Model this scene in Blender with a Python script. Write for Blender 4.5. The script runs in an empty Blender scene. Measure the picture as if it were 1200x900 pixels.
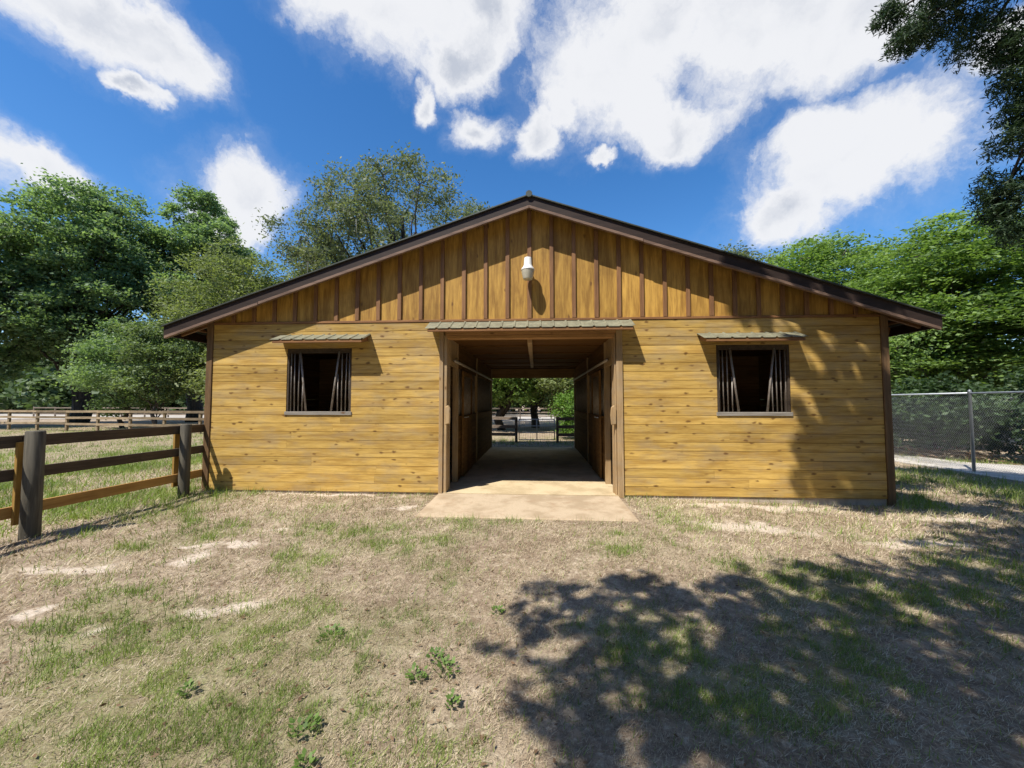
import bpy, math, random
import numpy as np
from mathutils import Vector

C = bpy.context.scene.collection
SC = bpy.context.scene
R = math.radians
rng = np.random.default_rng(7)
random.seed(7)

# ------------------------------------------------------------------ camera
cd = bpy.data.cameras.new('camera')
cd.sensor_width = 36.0
cd.lens = 455.0 / 1200.0 * 36.0
cd.clip_start = 0.05
cd.clip_end = 2000.0
cam = bpy.data.objects.new('camera', cd)
C.objects.link(cam)
cam.location = (0.11, -7.1, 1.68)
cam.rotation_euler = (R(90 + 2.77), 0, R(3.5))
SC.camera = cam

# ------------------------------------------------------------------ sun, exposure
SUN_DIR = Vector((0.80, 1.0, -1.98)).normalized()          # the way the light travels
SUN_EL = math.asin(-SUN_DIR.z)
SUN_AZ = math.atan2(-SUN_DIR.x, -SUN_DIR.y)                # clockwise from +Y
sl = bpy.data.lights.new('sun', 'SUN')
sl.energy = 5.0
sl.angle = R(0.55)
sl.color = (1.0, 0.945, 0.86)
so = bpy.data.objects.new('sun', sl)
C.objects.link(so)
so.rotation_euler = SUN_DIR.to_track_quat('-Z', 'Y').to_euler()
so.location = (-20, -25, 45)

SC.view_settings.view_transform = 'Standard'
SC.view_settings.look = 'None'
SC.view_settings.gamma = 1.0
SC.view_settings.exposure = 0.5
SC.view_settings.use_curve_mapping = False
SC.cycles.use_denoising = True
SC.cycles.denoising_prefilter = 'NONE'
SC.cycles.max_bounces = 6
SC.cycles.diffuse_bounces = 4
SC.cycles.glossy_bounces = 2
SC.cycles.transmission_bounces = 4
SC.cycles.transparent_max_bounces = 4


# ------------------------------------------------------------------ node helper
class NT:
    def __init__(self, tree):
        self.t = tree
        tree.nodes.clear()

    def n(self, typ, ins=None, **props):
        nd = self.t.nodes.new(typ)
        for k, v in props.items():
            setattr(nd, k, v)
        for k, v in (ins or {}).items():
            s = nd.inputs[k]
            if hasattr(v, 'is_output'):
                self.t.links.new(v, s)
            else:
                s.default_value = v
        return nd

    def math(self, op, a, b=0.0, clamp=False):
        return self.n('ShaderNodeMath', {0: a, 1: b}, operation=op, use_clamp=clamp).outputs[0]

    def ss(self, x, lo, hi, a=0.0, b=1.0):
        return self.n('ShaderNodeMapRange', {0: x, 1: lo, 2: hi, 3: a, 4: b}, interpolation_type='SMOOTHSTEP').outputs[0]

    def noise(self, vec, scale, detail=4.0, rough=0.55, dist=0.0):
        return self.n('ShaderNodeTexNoise', {'Vector': vec, 'Scale': scale, 'Detail': detail, 'Roughness': rough, 'Distortion': dist})

    def mix(self, f, a, b, blend='MIX'):
        nd = self.n('ShaderNodeMix', data_type='RGBA', blend_type=blend)
        for sock, v in ((nd.inputs[0], f), (nd.inputs[6], a), (nd.inputs[7], b)):
            if hasattr(v, 'is_output'):
                self.t.links.new(v, sock)
            else:
                sock.default_value = v if not isinstance(v, tuple) or len(v) == 4 else v + (1.0,)
        return nd.outputs[2]

    def map(self, vec, scale=(1, 1, 1), loc=(0, 0, 0), rot=(0, 0, 0), typ='POINT'):
        nd = self.n('ShaderNodeMapping', {'Vector': vec}, vector_type=typ)
        nd.inputs['Scale'].default_value = scale
        nd.inputs['Location'].default_value = loc
        nd.inputs['Rotation'].default_value = rot
        return nd.outputs[0]

    def vadd(self, a, b):
        return self.n('ShaderNodeVectorMath', {0: a, 1: b}, operation='ADD').outputs[0]

    def vscale(self, a, s):
        return self.n('ShaderNodeVectorMath', {0: a, 'Scale': s}, operation='SCALE').outputs[0]


def c4(c):
    return (c[0], c[1], c[2], 1.0)


# ------------------------------------------------------------------ sky with clouds
world = bpy.data.worlds.new('World')
SC.world = world
world.use_nodes = True
w = NT(world.node_tree)
sky = w.n('ShaderNodeTexSky', sky_type='NISHITA', sun_disc=False)
sky.sun_elevation = SUN_EL
sky.sun_rotation = SUN_AZ
sky.altitude = 50.0
sky.air_density = 1.0
sky.dust_density = 0.35
sky.ozone_density = 3.0
skyc = w.n('ShaderNodeHueSaturation', {'Hue': 0.503, 'Saturation': 1.30, 'Value': 1.15, 'Color': sky.outputs[0]}).outputs[0]
dirv = w.n('ShaderNodeTexCoord').outputs['Generated']
wn = w.noise(dirv, 3.4, 7.0, 0.62)
warp = w.vscale(w.vadd(wn.outputs['Color'], (-0.5, -0.5, -0.5)), 0.22)
dw = w.vadd(dirv, warp)
CLOUDS = [  # azimuth (clockwise from +Y), elevation, radii in degrees
    (-54, 35.0, 7, 4.6), (-47.5, 35.0, 5, 3.6), (-60, 34, 7, 4.4),
    (-19, 45.5, 8.5, 5.6), (-8, 47.0, 6.5, 5.0), (-28, 46.0, 6, 3.6), (-12, 42.5, 5, 3.4),
    (16, 42.0, 13, 7.6), (28, 40.0, 12, 7.4), (38, 36.5, 8, 5.2), (8, 40.5, 5.5, 5.2), (19, 34.6, 5.5, 3.4), (14, 36.5, 5, 4),
    (39, 26, 9.8, 6.4), (31.5, 22.6, 6.0, 4.6), (45, 25.6, 4, 3.6), (30, 52, 16, 7), (36, 29, 5, 3),
    (-9.3, 36, 3.6, 2.6), (-0.3, 35.6, 2.8, 3.2), (3, 38, 3, 3),
    (-38, 25.8, 4.8, 4.6), (-39.5, 22.5, 5, 3.4), (-57, 21.0, 4.4, 2.2), (-62, 21, 5, 3.4),
    (-49.3, 30.4, 2.2, 1.1), (52, 30, 5, 2.2), (8.5, 32.5, 1.6, 1.0), (-17, 38.5, 1.6, 2.2),
    (105, 35, 12, 6), (-115, 40, 8, 5),
]
best = None
for az, el, rx, ry in CLOUDS:
    a, e = R(az), R(el)
    c = (math.sin(a) * math.cos(e), math.cos(a) * math.cos(e), math.sin(e))
    m = w.map(dw, (math.sin(R(rx)) * 1.18, 0.7, math.sin(R(ry)) * 1.18), c, (e, 0, -a), 'TEXTURE')
    ln = w.n('ShaderNodeVectorMath', {0: m}, operation='LENGTH').outputs['Value']
    v = w.math('SUBTRACT', 1.0, ln)
    best = v if best is None else w.n('ShaderNodeMath', {0: best, 1: v, 2: 0.12}, operation='SMOOTH_MAX').outputs[0]
fine = w.noise(dw, 6.0, 10.0, 0.66).outputs[0]
dens = w.math('ADD', best, w.math('MULTIPLY', w.math('SUBTRACT', fine, 0.5), 1.5))
alpha = w.ss(dens, 0.03, 0.58)
thin = w.ss(w.math('ADD', best, w.math('MULTIPLY', w.math('SUBTRACT', fine, 0.5), 1.6)), -0.25, 0.6, 0.0, 0.22)
alpha = w.math('MAXIMUM', alpha, thin)
shade = w.noise(dw, 4.2, 5.0, 0.5).outputs[0]
core = w.math('MULTIPLY', w.ss(dens, 0.55, 1.05), w.ss(shade, 0.42, 0.62))
ccol = w.mix(core, (0.96, 0.97, 1.0), (0.60, 0.645, 0.74))
bg1 = w.n('ShaderNodeBackground', {'Color': skyc, 'Strength': 0.115})
bg2 = w.n('ShaderNodeBackground', {'Color': ccol, 'Strength': 0.66})
ms = w.n('ShaderNodeMixShader', {0: w.math('MULTIPLY', alpha, 0.97), 1: bg1.outputs[0], 2: bg2.outputs[0]})
wo = w.n('ShaderNodeOutputWorld')
w.t.links.new(ms.outputs[0], wo.inputs['Surface'])


# ------------------------------------------------------------------ materials
def principled(name):
    m = bpy.data.materials.new(name)
    m.use_nodes = True
    t = NT(m.node_tree)
    b = t.n('ShaderNodeBsdfPrincipled')
    o = t.n('ShaderNodeOutputMaterial')
    t.t.links.new(b.outputs[0], o.inputs[0])
    return m, t, b


def bump(t, b, h, strength=0.3, dist=0.01):
    bp = t.n('ShaderNodeBump', {'Height': h, 'Strength': strength, 'Distance': dist})
    t.t.links.new(bp.outputs[0], b.inputs['Normal'])


def wood(name, light, dark, axis='X', knots=0.0, rough=0.65, stain=0.35, grain=1.0, var=0.22, grey=0.0, spec=0.3):
    """timber whose grain runs along one axis; every board (mesh island) gets its own tone"""
    m, t, b = principled(name)
    tc = t.n('ShaderNodeTexCoord').outputs['Object']
    isl = t.n('ShaderNodeNewGeometry').outputs['Random Per Island']
    off = t.n('ShaderNodeCombineXYZ', {0: t.math('MULTIPLY', isl, 37.0), 1: t.math('MULTIPLY', isl, 91.0), 2: t.math('MULTIPLY', isl, 53.0)}).outputs[0]
    p = t.vadd(tc, off)
    long, cross = 1.1, 17.0 * grain
    sc = {'X': (long, cross, cross), 'Y': (cross, long, cross), 'Z': (cross, cross, long)}[axis]
    q = t.map(p, sc)
    g = t.noise(q, 1.0, 6.0, 0.6, 0.6).outputs[0]
    g2 = t.noise(t.map(p, tuple(s * 4.5 for s in sc)), 1.0, 3.0, 0.6).outputs[0]
    gg = t.math('ADD', t.math('MULTIPLY', g, 0.7), t.math('MULTIPLY', g2, 0.3))
    col = t.mix(t.ss(gg, 0.34, 0.68), c4(dark), c4(light))
    # tone per board
    tone = t.math('ADD', 1.0 - var, t.math('MULTIPLY', isl, 2 * var))
    col = t.mix(1.0, col, t.n('ShaderNodeCombineColor', {0: tone, 1: tone, 2: tone}).outputs[0], 'MULTIPLY')
    # blotchy weathering over several boards
    st = t.noise(tc, 1.3, 5.0, 0.62).outputs[0]
    col = t.mix(t.math('MULTIPLY', t.ss(st, 0.50, 0.74), stain), col, c4(tuple(0.55 * x for x in dark)))
    if grey:
        gn = t.noise(t.map(tc, (2.0, 2.0, 6.0)), 1.0, 5.0, 0.6).outputs[0]
        col = t.mix(t.math('MULTIPLY', t.ss(gn, 0.42, 0.7), grey), col, (0.30, 0.27, 0.22, 1))
    if knots:
        ks = {'X': (4.6, 9.5, 9.5), 'Y': (9.5, 4.6, 9.5), 'Z': (9.5, 9.5, 4.6)}[axis]
        kq = t.map(t.vadd(p, t.vscale(t.noise(tc, 9.0, 2.0).outputs['Color'], 0.05)), ks)
        vo = t.n('ShaderNodeTexVoronoi', {'Vector': kq, 'Scale': 1.0}, voronoi_dimensions='3D')
        gate = t.n('ShaderNodeSeparateColor', {0: vo.outputs['Color']})
        k = t.math('MULTIPLY', t.ss(t.math('ADD', vo.outputs['Distance'], t.math('MULTIPLY', t.math('SUBTRACT', g2, 0.5), 0.25)), 0.08, 0.27, 1.0, 0.0), t.ss(gate.outputs[0], 1.0 - knots, 1.0 - knots + 0.04))
        col = t.mix(t.math('MULTIPLY', k, 0.85), col, (0.13, 0.06, 0.02, 1))
    t.t.links.new(col, b.inputs['Base Color'])
    b.inputs['Roughness'].default_value = rough
    b.inputs['Specular IOR Level'].default_value = 0.3
    bump(t, b, gg, 0.35, 0.004)
    b.inputs['Specular IOR Level'].default_value = spec
    return m


M = {}
M['siding'] = wood('stained_pine_siding', (0.62, 0.415, 0.118), (0.36, 0.212, 0.050), 'X', 0.58, 0.55, 0.36, 0.8, 0.18, 0.28)
M['ply'] = wood('stained_plywood', (0.57, 0.335, 0.072), (0.28, 0.145, 0.030), 'Z', 0.10, 0.6, 0.42, 0.6, 0.16)
M['batten'] = wood('red_brown_batten', (0.25, 0.13, 0.058), (0.14, 0.068, 0.03), 'Z', 0.0, 0.6, 0.3)
M['trim_x'] = wood('brown_trim_along_wall', (0.26, 0.13, 0.05), (0.15, 0.07, 0.03), 'X', 0.1, 0.6, 0.3)
M['trim_z'] = wood('brown_corner_trim', (0.17, 0.102, 0.048), (0.09, 0.053, 0.026), 'Z', 0.1, 0.6, 0.3)
M['jamb'] = wood('tan_door_frame', (0.44, 0.31, 0.165), (0.30, 0.195, 0.095), 'Z', 0.12, 0.6, 0.45, 1.0, 0.1, 0.25)
M['head'] = wood('tan_header_beam', (0.40, 0.22, 0.085), (0.26, 0.135, 0.05), 'X', 0.12, 0.6, 0.4)
M['fascia'] = wood('dark_fascia', (0.040, 0.025, 0.019), (0.022, 0.014, 0.011), 'X', 0.0, 0.6, 0.3)
M['fascia_strip'] = wood('pinkish_brown_strip', (0.20, 0.13, 0.092), (0.11, 0.07, 0.05), 'X', 0.0, 0.65, 0.4)
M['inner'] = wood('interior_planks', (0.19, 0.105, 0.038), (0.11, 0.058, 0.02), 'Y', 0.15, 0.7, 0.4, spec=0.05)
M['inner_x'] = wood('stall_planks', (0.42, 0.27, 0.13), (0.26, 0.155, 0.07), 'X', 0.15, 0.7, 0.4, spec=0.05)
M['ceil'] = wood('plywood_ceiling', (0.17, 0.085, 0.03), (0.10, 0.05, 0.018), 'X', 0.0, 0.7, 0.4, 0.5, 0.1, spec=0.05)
M['sill'] = wood('grey_weathered_sill', (0.27, 0.245, 0.21), (0.15, 0.135, 0.115), 'X', 0.1, 0.8, 0.3)
M['rail_dark'] = wood('dark_weathered_rail', (0.085, 0.062, 0.042), (0.042, 0.03, 0.022), 'Y', 0.1, 0.8, 0.4)
M['rail_new'] = wood('new_pine_rail', (0.42, 0.24, 0.075), (0.28, 0.145, 0.04), 'Y', 0.15, 0.7, 0.3)
M['batten_new'] = wood('pine_cleat_board', (0.33, 0.205, 0.055), (0.22, 0.125, 0.032), 'Z', 0.1, 0.7, 0.3)
M['post'] = wood('grey_green_round_post', (0.125, 0.112, 0.086), (0.055, 0.049, 0.037), 'Z', 0.05, 0.85, 0.35)
M['far_rail'] = wood('far_fence_timber', (0.30, 0.235, 0.145), (0.17, 0.12, 0.07), 'X', 0.0, 0.8, 0.4, 1.0, 0.4)
M['far_dark'] = wood('far_fence_dark_timber', (0.22, 0.175, 0.13), (0.12, 0.09, 0.07), 'X', 0.0, 0.8, 0.4, 1.0, 0.3)


def metal(name, col, rough=0.45, metallic=0.6, var=0.25, rust=0.0):
    m, t, b = principled(name)
    tc = t.n('ShaderNodeTexCoord').outputs['Object']
    n = t.noise(tc, 9.0, 5.0, 0.6).outputs[0]
    cc = t.mix(t.ss(n, 0.35, 0.7), c4(tuple(x * (1 - var) for x in col)), c4(col))
    if rust:
        rn = t.noise(tc, 22.0, 4.0, 0.65).outputs[0]
        cc = t.mix(t.math('MULTIPLY', t.ss(rn, 0.5, 0.66), rust), cc, (0.16, 0.075, 0.035, 1))
    t.t.links.new(cc, b.inputs['Base Color'])
    b.inputs['Metallic'].default_value = metallic
    b.inputs['Roughness'].default_value = rough
    return m


M['roof'] = metal('green_grey_metal_roof', (0.065, 0.075, 0.062), 0.55, 0.3)
M['awning'] = metal('weathered_green_metal_awning', (0.25, 0.245, 0.165), 0.6, 0.15, 0.35, 0.25)
M['bar'] = metal('dull_galvanised_bar', (0.36, 0.32, 0.28), 0.55, 0.35, 0.3, 0.5)
M['galv'] = metal('galvanised_pipe', (0.52, 0.55, 0.57), 0.5, 0.45, 0.15)
M['wire'] = metal('galvanised_wire', (0.46, 0.48, 0.50), 0.55, 0.3, 0.2)
M['track'] = metal('sliding_track_pipe', (0.34, 0.30, 0.25), 0.5, 0.5, 0.2, 0.3)
M['white_paint'] = metal('white_enamel_housing', (0.80, 0.79, 0.74), 0.35, 0.0, 0.06)

m, t, b = principled('ribbed_acrylic_lens')
b.inputs['Base Color'].default_value = (0.62, 0.59, 0.47, 1)
b.inputs['Roughness'].default_value = 0.35
b.inputs['Transmission Weight'].default_value = 0.25
M['lens'] = m


def concrete(name, col, stain, sc=1.0, warm=None):
    m, t, b = principled(name)
    tc = t.n('ShaderNodeTexCoord').outputs['Object']
    n1 = t.noise(tc, 1.6 * sc, 6.0, 0.62).outputs[0]
    n2 = t.noise(tc, 45.0, 4.0, 0.6).outputs[0]
    n3 = t.noise(t.vadd(tc, (7, 3, 1)), 4.5 * sc, 6.0, 0.7).outputs[0]
    cc = t.mix(t.ss(n1, 0.42, 0.62), c4(col), c4(stain))
    cc = t.mix(t.ss(n3, 0.52, 0.72, 0.0, 0.5), cc, c4(warm or tuple(0.6 * x for x in stain)))
    cc = t.mix(t.ss(n2, 0.3, 0.7, 0.0, 0.28), cc, c4(tuple(x * 0.55 for x in col)))
    t.t.links.new(cc, b.inputs['Base Color'])
    b.inputs['Roughness'].default_value = 0.9
    b.inputs['Specular IOR Level'].default_value = 0.2
    bump(t, b, n2, 0.4, 0.004)
    return m


M['pad'] = concrete('worn_tan_concrete', (0.50, 0.395, 0.27), (0.37, 0.28, 0.18), 1.0, (0.33, 0.21, 0.12))
M['aisle'] = concrete('dusty_aisle_floor', (0.60, 0.48, 0.30), (0.46, 0.355, 0.21), 1.0)
M['found'] = concrete('pale_foundation', (0.50, 0.43, 0.36), (0.40, 0.33, 0.26), 2.0)
M['walk'] = concrete('grey_walk', (0.56, 0.52, 0.46), (0.42, 0.385, 0.335), 1.5)


def foliage(name, cols, trans=0.3, rough=0.55):
    """leaves: three tones spread leaf by leaf and in drifts through the crown, some light let through"""
    m = bpy.data.materials.new(name)
    m.use_nodes = True
    t = NT(m.node_tree)
    isl = t.n('ShaderNodeNewGeometry').outputs['Random Per Island']
    tc = t.n('ShaderNodeTexCoord').outputs['Object']
    n = t.noise(tc, 0.55, 3.0, 0.6).outputs[0]
    f = t.math('ADD', t.math('MULTIPLY', isl, 0.55), t.math('MULTIPLY', t.ss(n, 0.3, 0.7), 0.45))
    cr = t.n('ShaderNodeValToRGB', {0: f})
    e = cr.color_ramp.elements
    e[0].position, e[0].color = 0.1, c4(cols[0])
    e[1].position, e[1].color = 0.9, c4(cols[2])
    x = e.new(0.5)
    x.color = c4(cols[1])
    b = t.n('ShaderNodeBsdfPrincipled', {'Base Color': cr.outputs[0], 'Roughness': rough, 'Specular IOR Level': 0.35})
    tl = t.n('ShaderNodeBsdfTranslucent', {'Color': t.mix(1.0, cr.outputs[0], (1.25, 1.35, 0.6, 1), 'MULTIPLY')})
    ms = t.n('ShaderNodeMixShader', {0: trans, 1: b.outputs[0], 2: tl.outputs[0]})
    o = t.n('ShaderNodeOutputMaterial')
    t.t.links.new(ms.outputs[0], o.inputs[0])
    return m


M['leaf_oak'] = foliage('dark_oak_leaves', [(0.092, 0.149, 0.081), (0.180, 0.269, 0.138), (0.300, 0.393, 0.195)], 0.48)
M['leaf_olive'] = foliage('olive_leaves', [(0.119, 0.147, 0.063), (0.196, 0.238, 0.098), (0.287, 0.329, 0.143)], 0.42)
M['leaf_moss'] = foliage('grey_green_leaves', [(0.088, 0.112, 0.067), (0.155, 0.182, 0.106), (0.236, 0.259, 0.152)], 0.42)
M['leaf_bright'] = foliage('bright_hickory_leaves', [(0.090, 0.152, 0.046), (0.180, 0.275, 0.077), (0.300, 0.421, 0.127)], 0.42)
M['leaf_fresh'] = foliage('fresh_leaves', [(0.078, 0.150, 0.033), (0.156, 0.275, 0.052), (0.247, 0.375, 0.078)], 0.45)
M['leaf_light'] = foliage('light_understory_leaves', [(0.09, 0.13, 0.06), (0.16, 0.22, 0.10), (0.25, 0.32, 0.15)], 0.4)
M['leaf_shrub'] = foliage('dark_shrub_leaves', [(0.033, 0.060, 0.025), (0.062, 0.106, 0.040), (0.106, 0.169, 0.062)], 0.35)
M['leaf_cedar'] = foliage('dark_cedar_sprays', [(0.018, 0.040, 0.018), (0.034, 0.066, 0.028), (0.055, 0.095, 0.038)], 0.15)
M['woods'] = foliage('distant_woods', [(0.045, 0.075, 0.032), (0.083, 0.131, 0.051), (0.135, 0.189, 0.072)], 0.3)
M['moss'] = foliage('spanish_moss', [(0.09, 0.095, 0.075), (0.13, 0.135, 0.105), (0.17, 0.17, 0.135)], 0.2)
M['green_blade'] = foliage('green_grass', [(0.11, 0.17, 0.036), (0.21, 0.29, 0.060), (0.32, 0.39, 0.10)], 0.3)
M['dry_blade'] = foliage('dry_grass', [(0.20, 0.148, 0.095), (0.48, 0.39, 0.262), (0.70, 0.60, 0.45)], 0.12, 0.8)
M['litter'] = foliage('fallen_leaves', [(0.10, 0.055, 0.03), (0.18, 0.11, 0.06), (0.36, 0.29, 0.20)], 0.1, 0.8)
M['weed'] = foliage('weed_leaves', [(0.08, 0.14, 0.03), (0.13, 0.21, 0.045), (0.20, 0.29, 0.07)], 0.3)


def bark(name, a, bcol):
    m, t, b = principled(name)
    tc = t.n('ShaderNodeTexCoord').outputs['Object']
    n = t.noise(t.map(tc, (7, 7, 1.4)), 1.0, 6.0, 0.65).outputs[0]
    t.t.links.new(t.mix(t.ss(n, 0.35, 0.65), c4(a), c4(bcol)), b.inputs['Base Color'])
    b.inputs['Roughness'].default_value = 0.9
    bump(t, b, n, 0.7, 0.03)
    return m


M['bark'] = bark('grey_brown_bark', (0.050, 0.040, 0.032), (0.16, 0.135, 0.11))
M['bark_dark'] = bark('dark_bark', (0.022, 0.018, 0.015), (0.075, 0.06, 0.048))


# ------------------------------------------------------------------ object helpers
def world_loc(o):
    v = Vector((0, 0, 0))
    while o:
        v += o.location
        o = o.parent
    return v


def props(o, label=None, cat=None, group=None, kind=None):
    if label:
        o['label'] = label
    if cat:
        o['category'] = cat
    if group:
        o['group'] = group
    if kind:
        o['kind'] = kind
    return o


def thing(name, label, cat, loc=(0, 0, 0), group=None):
    o = bpy.data.objects.new(name, None)
    o.empty_display_size = 0.2
    C.objects.link(o)
    o.location = loc
    return props(o, label, cat, group)


class MB:
    def __init__(self):
        self.v, self.f = [], []

    def add(self, vs, fs):
        k = len(self.v)
        self.v += [tuple(p) for p in vs]
        self.f += [tuple(i + k for i in q) for q in fs]
        return self

    def box(self, x0, x1, y0, y1, z0, z1):
        vs = [(x, y, z) for z in (z0, z1) for y in (y0, y1) for x in (x0, x1)]
        return self.add(vs, [(0, 2, 3, 1), (4, 5, 7, 6), (0, 1, 5, 4), (2, 6, 7, 3), (0, 4, 6, 2), (1, 3, 7, 5)])

    def bar(self, p0, p1, wd, ht, up=(0, 0, 1)):
        """a board from p0 to p1, wd across, ht along up"""
        p0, p1, up = Vector(p0), Vector(p1), Vector(up)
        d = (p1 - p0).normalized()
        s = d.cross(up).normalized()
        u = s.cross(d).normalized()
        vs = []
        for p in (p0, p1):
            for a, bb in ((-1, -1), (1, -1), (1, 1), (-1, 1)):
                vs.append(p + s * (a * wd / 2) + u * (bb * ht / 2))
        return self.add(vs, [(0, 1, 2, 3), (7, 6, 5, 4), (0, 4, 5, 1), (1, 5, 6, 2), (2, 6, 7, 3), (3, 7, 4, 0)])

    def prism(self, poly, y0, y1):
        """polygon of (x, z) run from y0 to y1"""
        n = len(poly)
        vs = [(x, y0, z) for x, z in poly] + [(x, y1, z) for x, z in poly]
        fs = [tuple(range(n)), tuple(range(2 * n - 1, n - 1, -1))]
        for i in range(n):
            j = (i + 1) % n
            fs.append((i, i + n, j + n, j))
        return self.add(vs, fs)

    def tube(self, path, radii, n=8, caps=True):
        path = [Vector(p) for p in path]
        k0 = len(self.v)
        ref = Vector((0.31, 0.17, 0.93))
        for i, p in enumerate(path):
            d = (path[min(i + 1, len(path) - 1)] - path[max(i - 1, 0)]).normalized()
            if abs(d.dot(ref)) > 0.95:
                rr = Vector((1, 0, 0))
            else:
                rr = ref
            s = d.cross(rr).normalized()
            u = s.cross(d)
            r = radii[i] if hasattr(radii, '__len__') else radii
            for j in range(n):
                a = 2 * math.pi * j / n
                self.v.append(tuple(p + s * (math.cos(a) * r) + u * (math.sin(a) * r)))
        for i in range(len(path) - 1):
            for j in range(n):
                a, b2 = k0 + i * n + j, k0 + i * n + (j + 1) % n
                self.f.append((a, b2, b2 + n, a + n))
        if caps:
            self.f.append(tuple(k0 + j for j in range(n))[::-1])
            e = k0 + (len(path) - 1) * n
            self.f.append(tuple(e + j for j in range(n)))
        return self

    def lathe(self, prof, cx, cy, n=24):
        k0 = len(self.v)
        for r, z in prof:
            for j in range(n):
                a = 2 * math.pi * j / n
                self.v.append((cx + r * math.cos(a), cy + r * math.sin(a), z))
        for i in range(len(prof) - 1):
            for j in range(n):
                a, b2 = k0 + i * n + j, k0 + i * n + (j + 1) % n
                self.f.append((a, b2, b2 + n, a + n))
        self.f.append(tuple(k0 + j for j in range(n))[::-1])
        e = k0 + (len(prof) - 1) * n
        self.f.append(tuple(e + j for j in range(n)))
        return self

    def build(self, name, mat, parent=None, bevel=0.0, smooth=False):
        me = bpy.data.meshes.new(name)
        o = bpy.data.objects.new(name, me)
        C.objects.link(o)
        off = Vector((0, 0, 0))
        if parent:
            o.parent = parent
            off = world_loc(parent)
        me.from_pydata([(v[0] - off.x, v[1] - off.y, v[2] - off.z) for v in self.v], [], self.f)
        me.materials.append(mat)
        if smooth:
            me.polygons.foreach_set('use_smooth', [True] * len(me.polygons))
        if bevel:
            bv = o.modifiers.new('bevel', 'BEVEL')
            bv.width = bevel
            bv.segments = 1
            bv.limit_method = 'ANGLE'
        me.update()
        return o


def raw_mesh(name, verts, faces_n, mat, parent=None, smooth=False):
    """verts (N*k,3) in runs of faces_n vertices, one face per run"""
    k = faces_n
    nv = len(verts)
    nf = nv // k
    me = bpy.data.meshes.new(name)
    o = bpy.data.objects.new(name, me)
    C.objects.link(o)
    v = np.asarray(verts, np.float32)
    if parent:
        o.parent = parent
        v = v - np.array(world_loc(parent), np.float32)
    me.vertices.add(nv)
    me.vertices.foreach_set('co', v.ravel())
    me.loops.add(nv)
    me.loops.foreach_set('vertex_index', np.arange(nv, dtype=np.int32))
    me.polygons.add(nf)
    me.polygons.foreach_set('loop_start', np.arange(0, nv, k, dtype=np.int32))
    me.polygons.foreach_set('loop_total', np.full(nf, k, np.int32))
    me.materials.append(mat)
    me.update(calc_edges=True)
    return o


def unit(a):
    return a / np.maximum(np.linalg.norm(a, axis=-1, keepdims=True), 1e-9)


def leaf_quads(p, ln, wd, flat=0.5, droop=0.0, g=rng):
    """one diamond leaf per point; flat leans the leaves towards lying level"""
    n = len(p)
    a = g.normal(size=(n, 3))
    a[:, 2] = a[:, 2] * (1 - flat) - droop
    a = unit(a)
    nr = g.normal(size=(n, 3))
    nr[:, 2] += flat * 2.2
    bx = unit(np.cross(nr, a))
    s = g.uniform(0.65, 1.35, (n, 1))
    a = a * ln * s / 2
    bx = bx * wd * s / 2
    out = np.empty((n, 4, 3))
    out[:, 0], out[:, 1], out[:, 2], out[:, 3] = p - a, p + bx, p + a, p - bx
    return out.reshape(-1, 3)


# smooth value noise for layout of grass and sand
_perm = np.random.default_rng(3).random((256, 256))


def vnoise(x, y, s):
    x, y = x * s + 1000.0, y * s + 1000.0
    xi, yi = np.floor(x).astype(int), np.floor(y).astype(int)
    fx, fy = x - xi, y - yi
    fx, fy = fx * fx * (3 - 2 * fx), fy * fy * (3 - 2 * fy)
    h = lambda i, j: _perm[i % 256, j % 256]
    return (h(xi, yi) * (1 - fx) + h(xi + 1, yi) * fx) * (1 - fy) + (h(xi, yi + 1) * (1 - fx) + h(xi + 1, yi + 1) * fx) * fy


def fbm(x, y, s, o=4):
    r, a, tot = 0.0, 1.0, 0.0
    for i in range(o):
        r = r + a * vnoise(x + 17.3 * i, y - 9.1 * i, s * 2 ** i)
        tot += a
        a *= 0.55
    return r / tot


def sstep(x, lo, hi):
    t_ = np.clip((x - lo) / (hi - lo), 0, 1)
    return t_ * t_ * (3 - 2 * t_)


# ------------------------------------------------------------------ ground
SAND = [(-2.30, -3.97, 0.34, 0.20), (-2.55, -4.1, 0.2, 0.14), (-3.62, -3.02, 0.42, 0.30), (-3.9, -2.7, 0.35, 0.16), (-4.5, -3.3, 0.48, 0.16),
        (-4.75, -3.5, 0.30, 0.12), (-3.31, -2.08, 0.24, 0.13), (-3.92, -4.17, 0.20, 0.14), (-2.15, -4.93, 0.12, 0.07), (-3.4, -2.6, 0.5, 0.14),
        (-3.2, -4.35, 0.14, 0.1), (4.9, -1.9, 1.1, 0.30), (6.3, -0.75, 0.75, 0.18), (3.7, -0.35, 2.2, 0.22), (3.0, -1.5, 1.2, 0.35), (-3.5, -0.15, 2.2, 0.10),
        (-2.0, -0.9, 0.5, 0.10), (1.0, -3.0, 0.10, 0.05), (7.4, 3.4, 0.5, 0.2)]


def sand_mask(x, y):
    m_ = np.zeros_like(x)
    wx, wy = (fbm(x, y, 3.0, 4) - 0.5) * 0.55, (fbm(x + 50, y + 20, 3.0, 4) - 0.5) * 0.55
    for cx, cy, rx, ry in SAND:
        q = np.sqrt(((x + wx - cx) / (0.82 * rx)) ** 2 + ((y + wy - cy) / (0.90 * ry)) ** 2)
        m_ = np.maximum(m_, np.clip(1.25 - q, 0, 1))
    return m_


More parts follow.
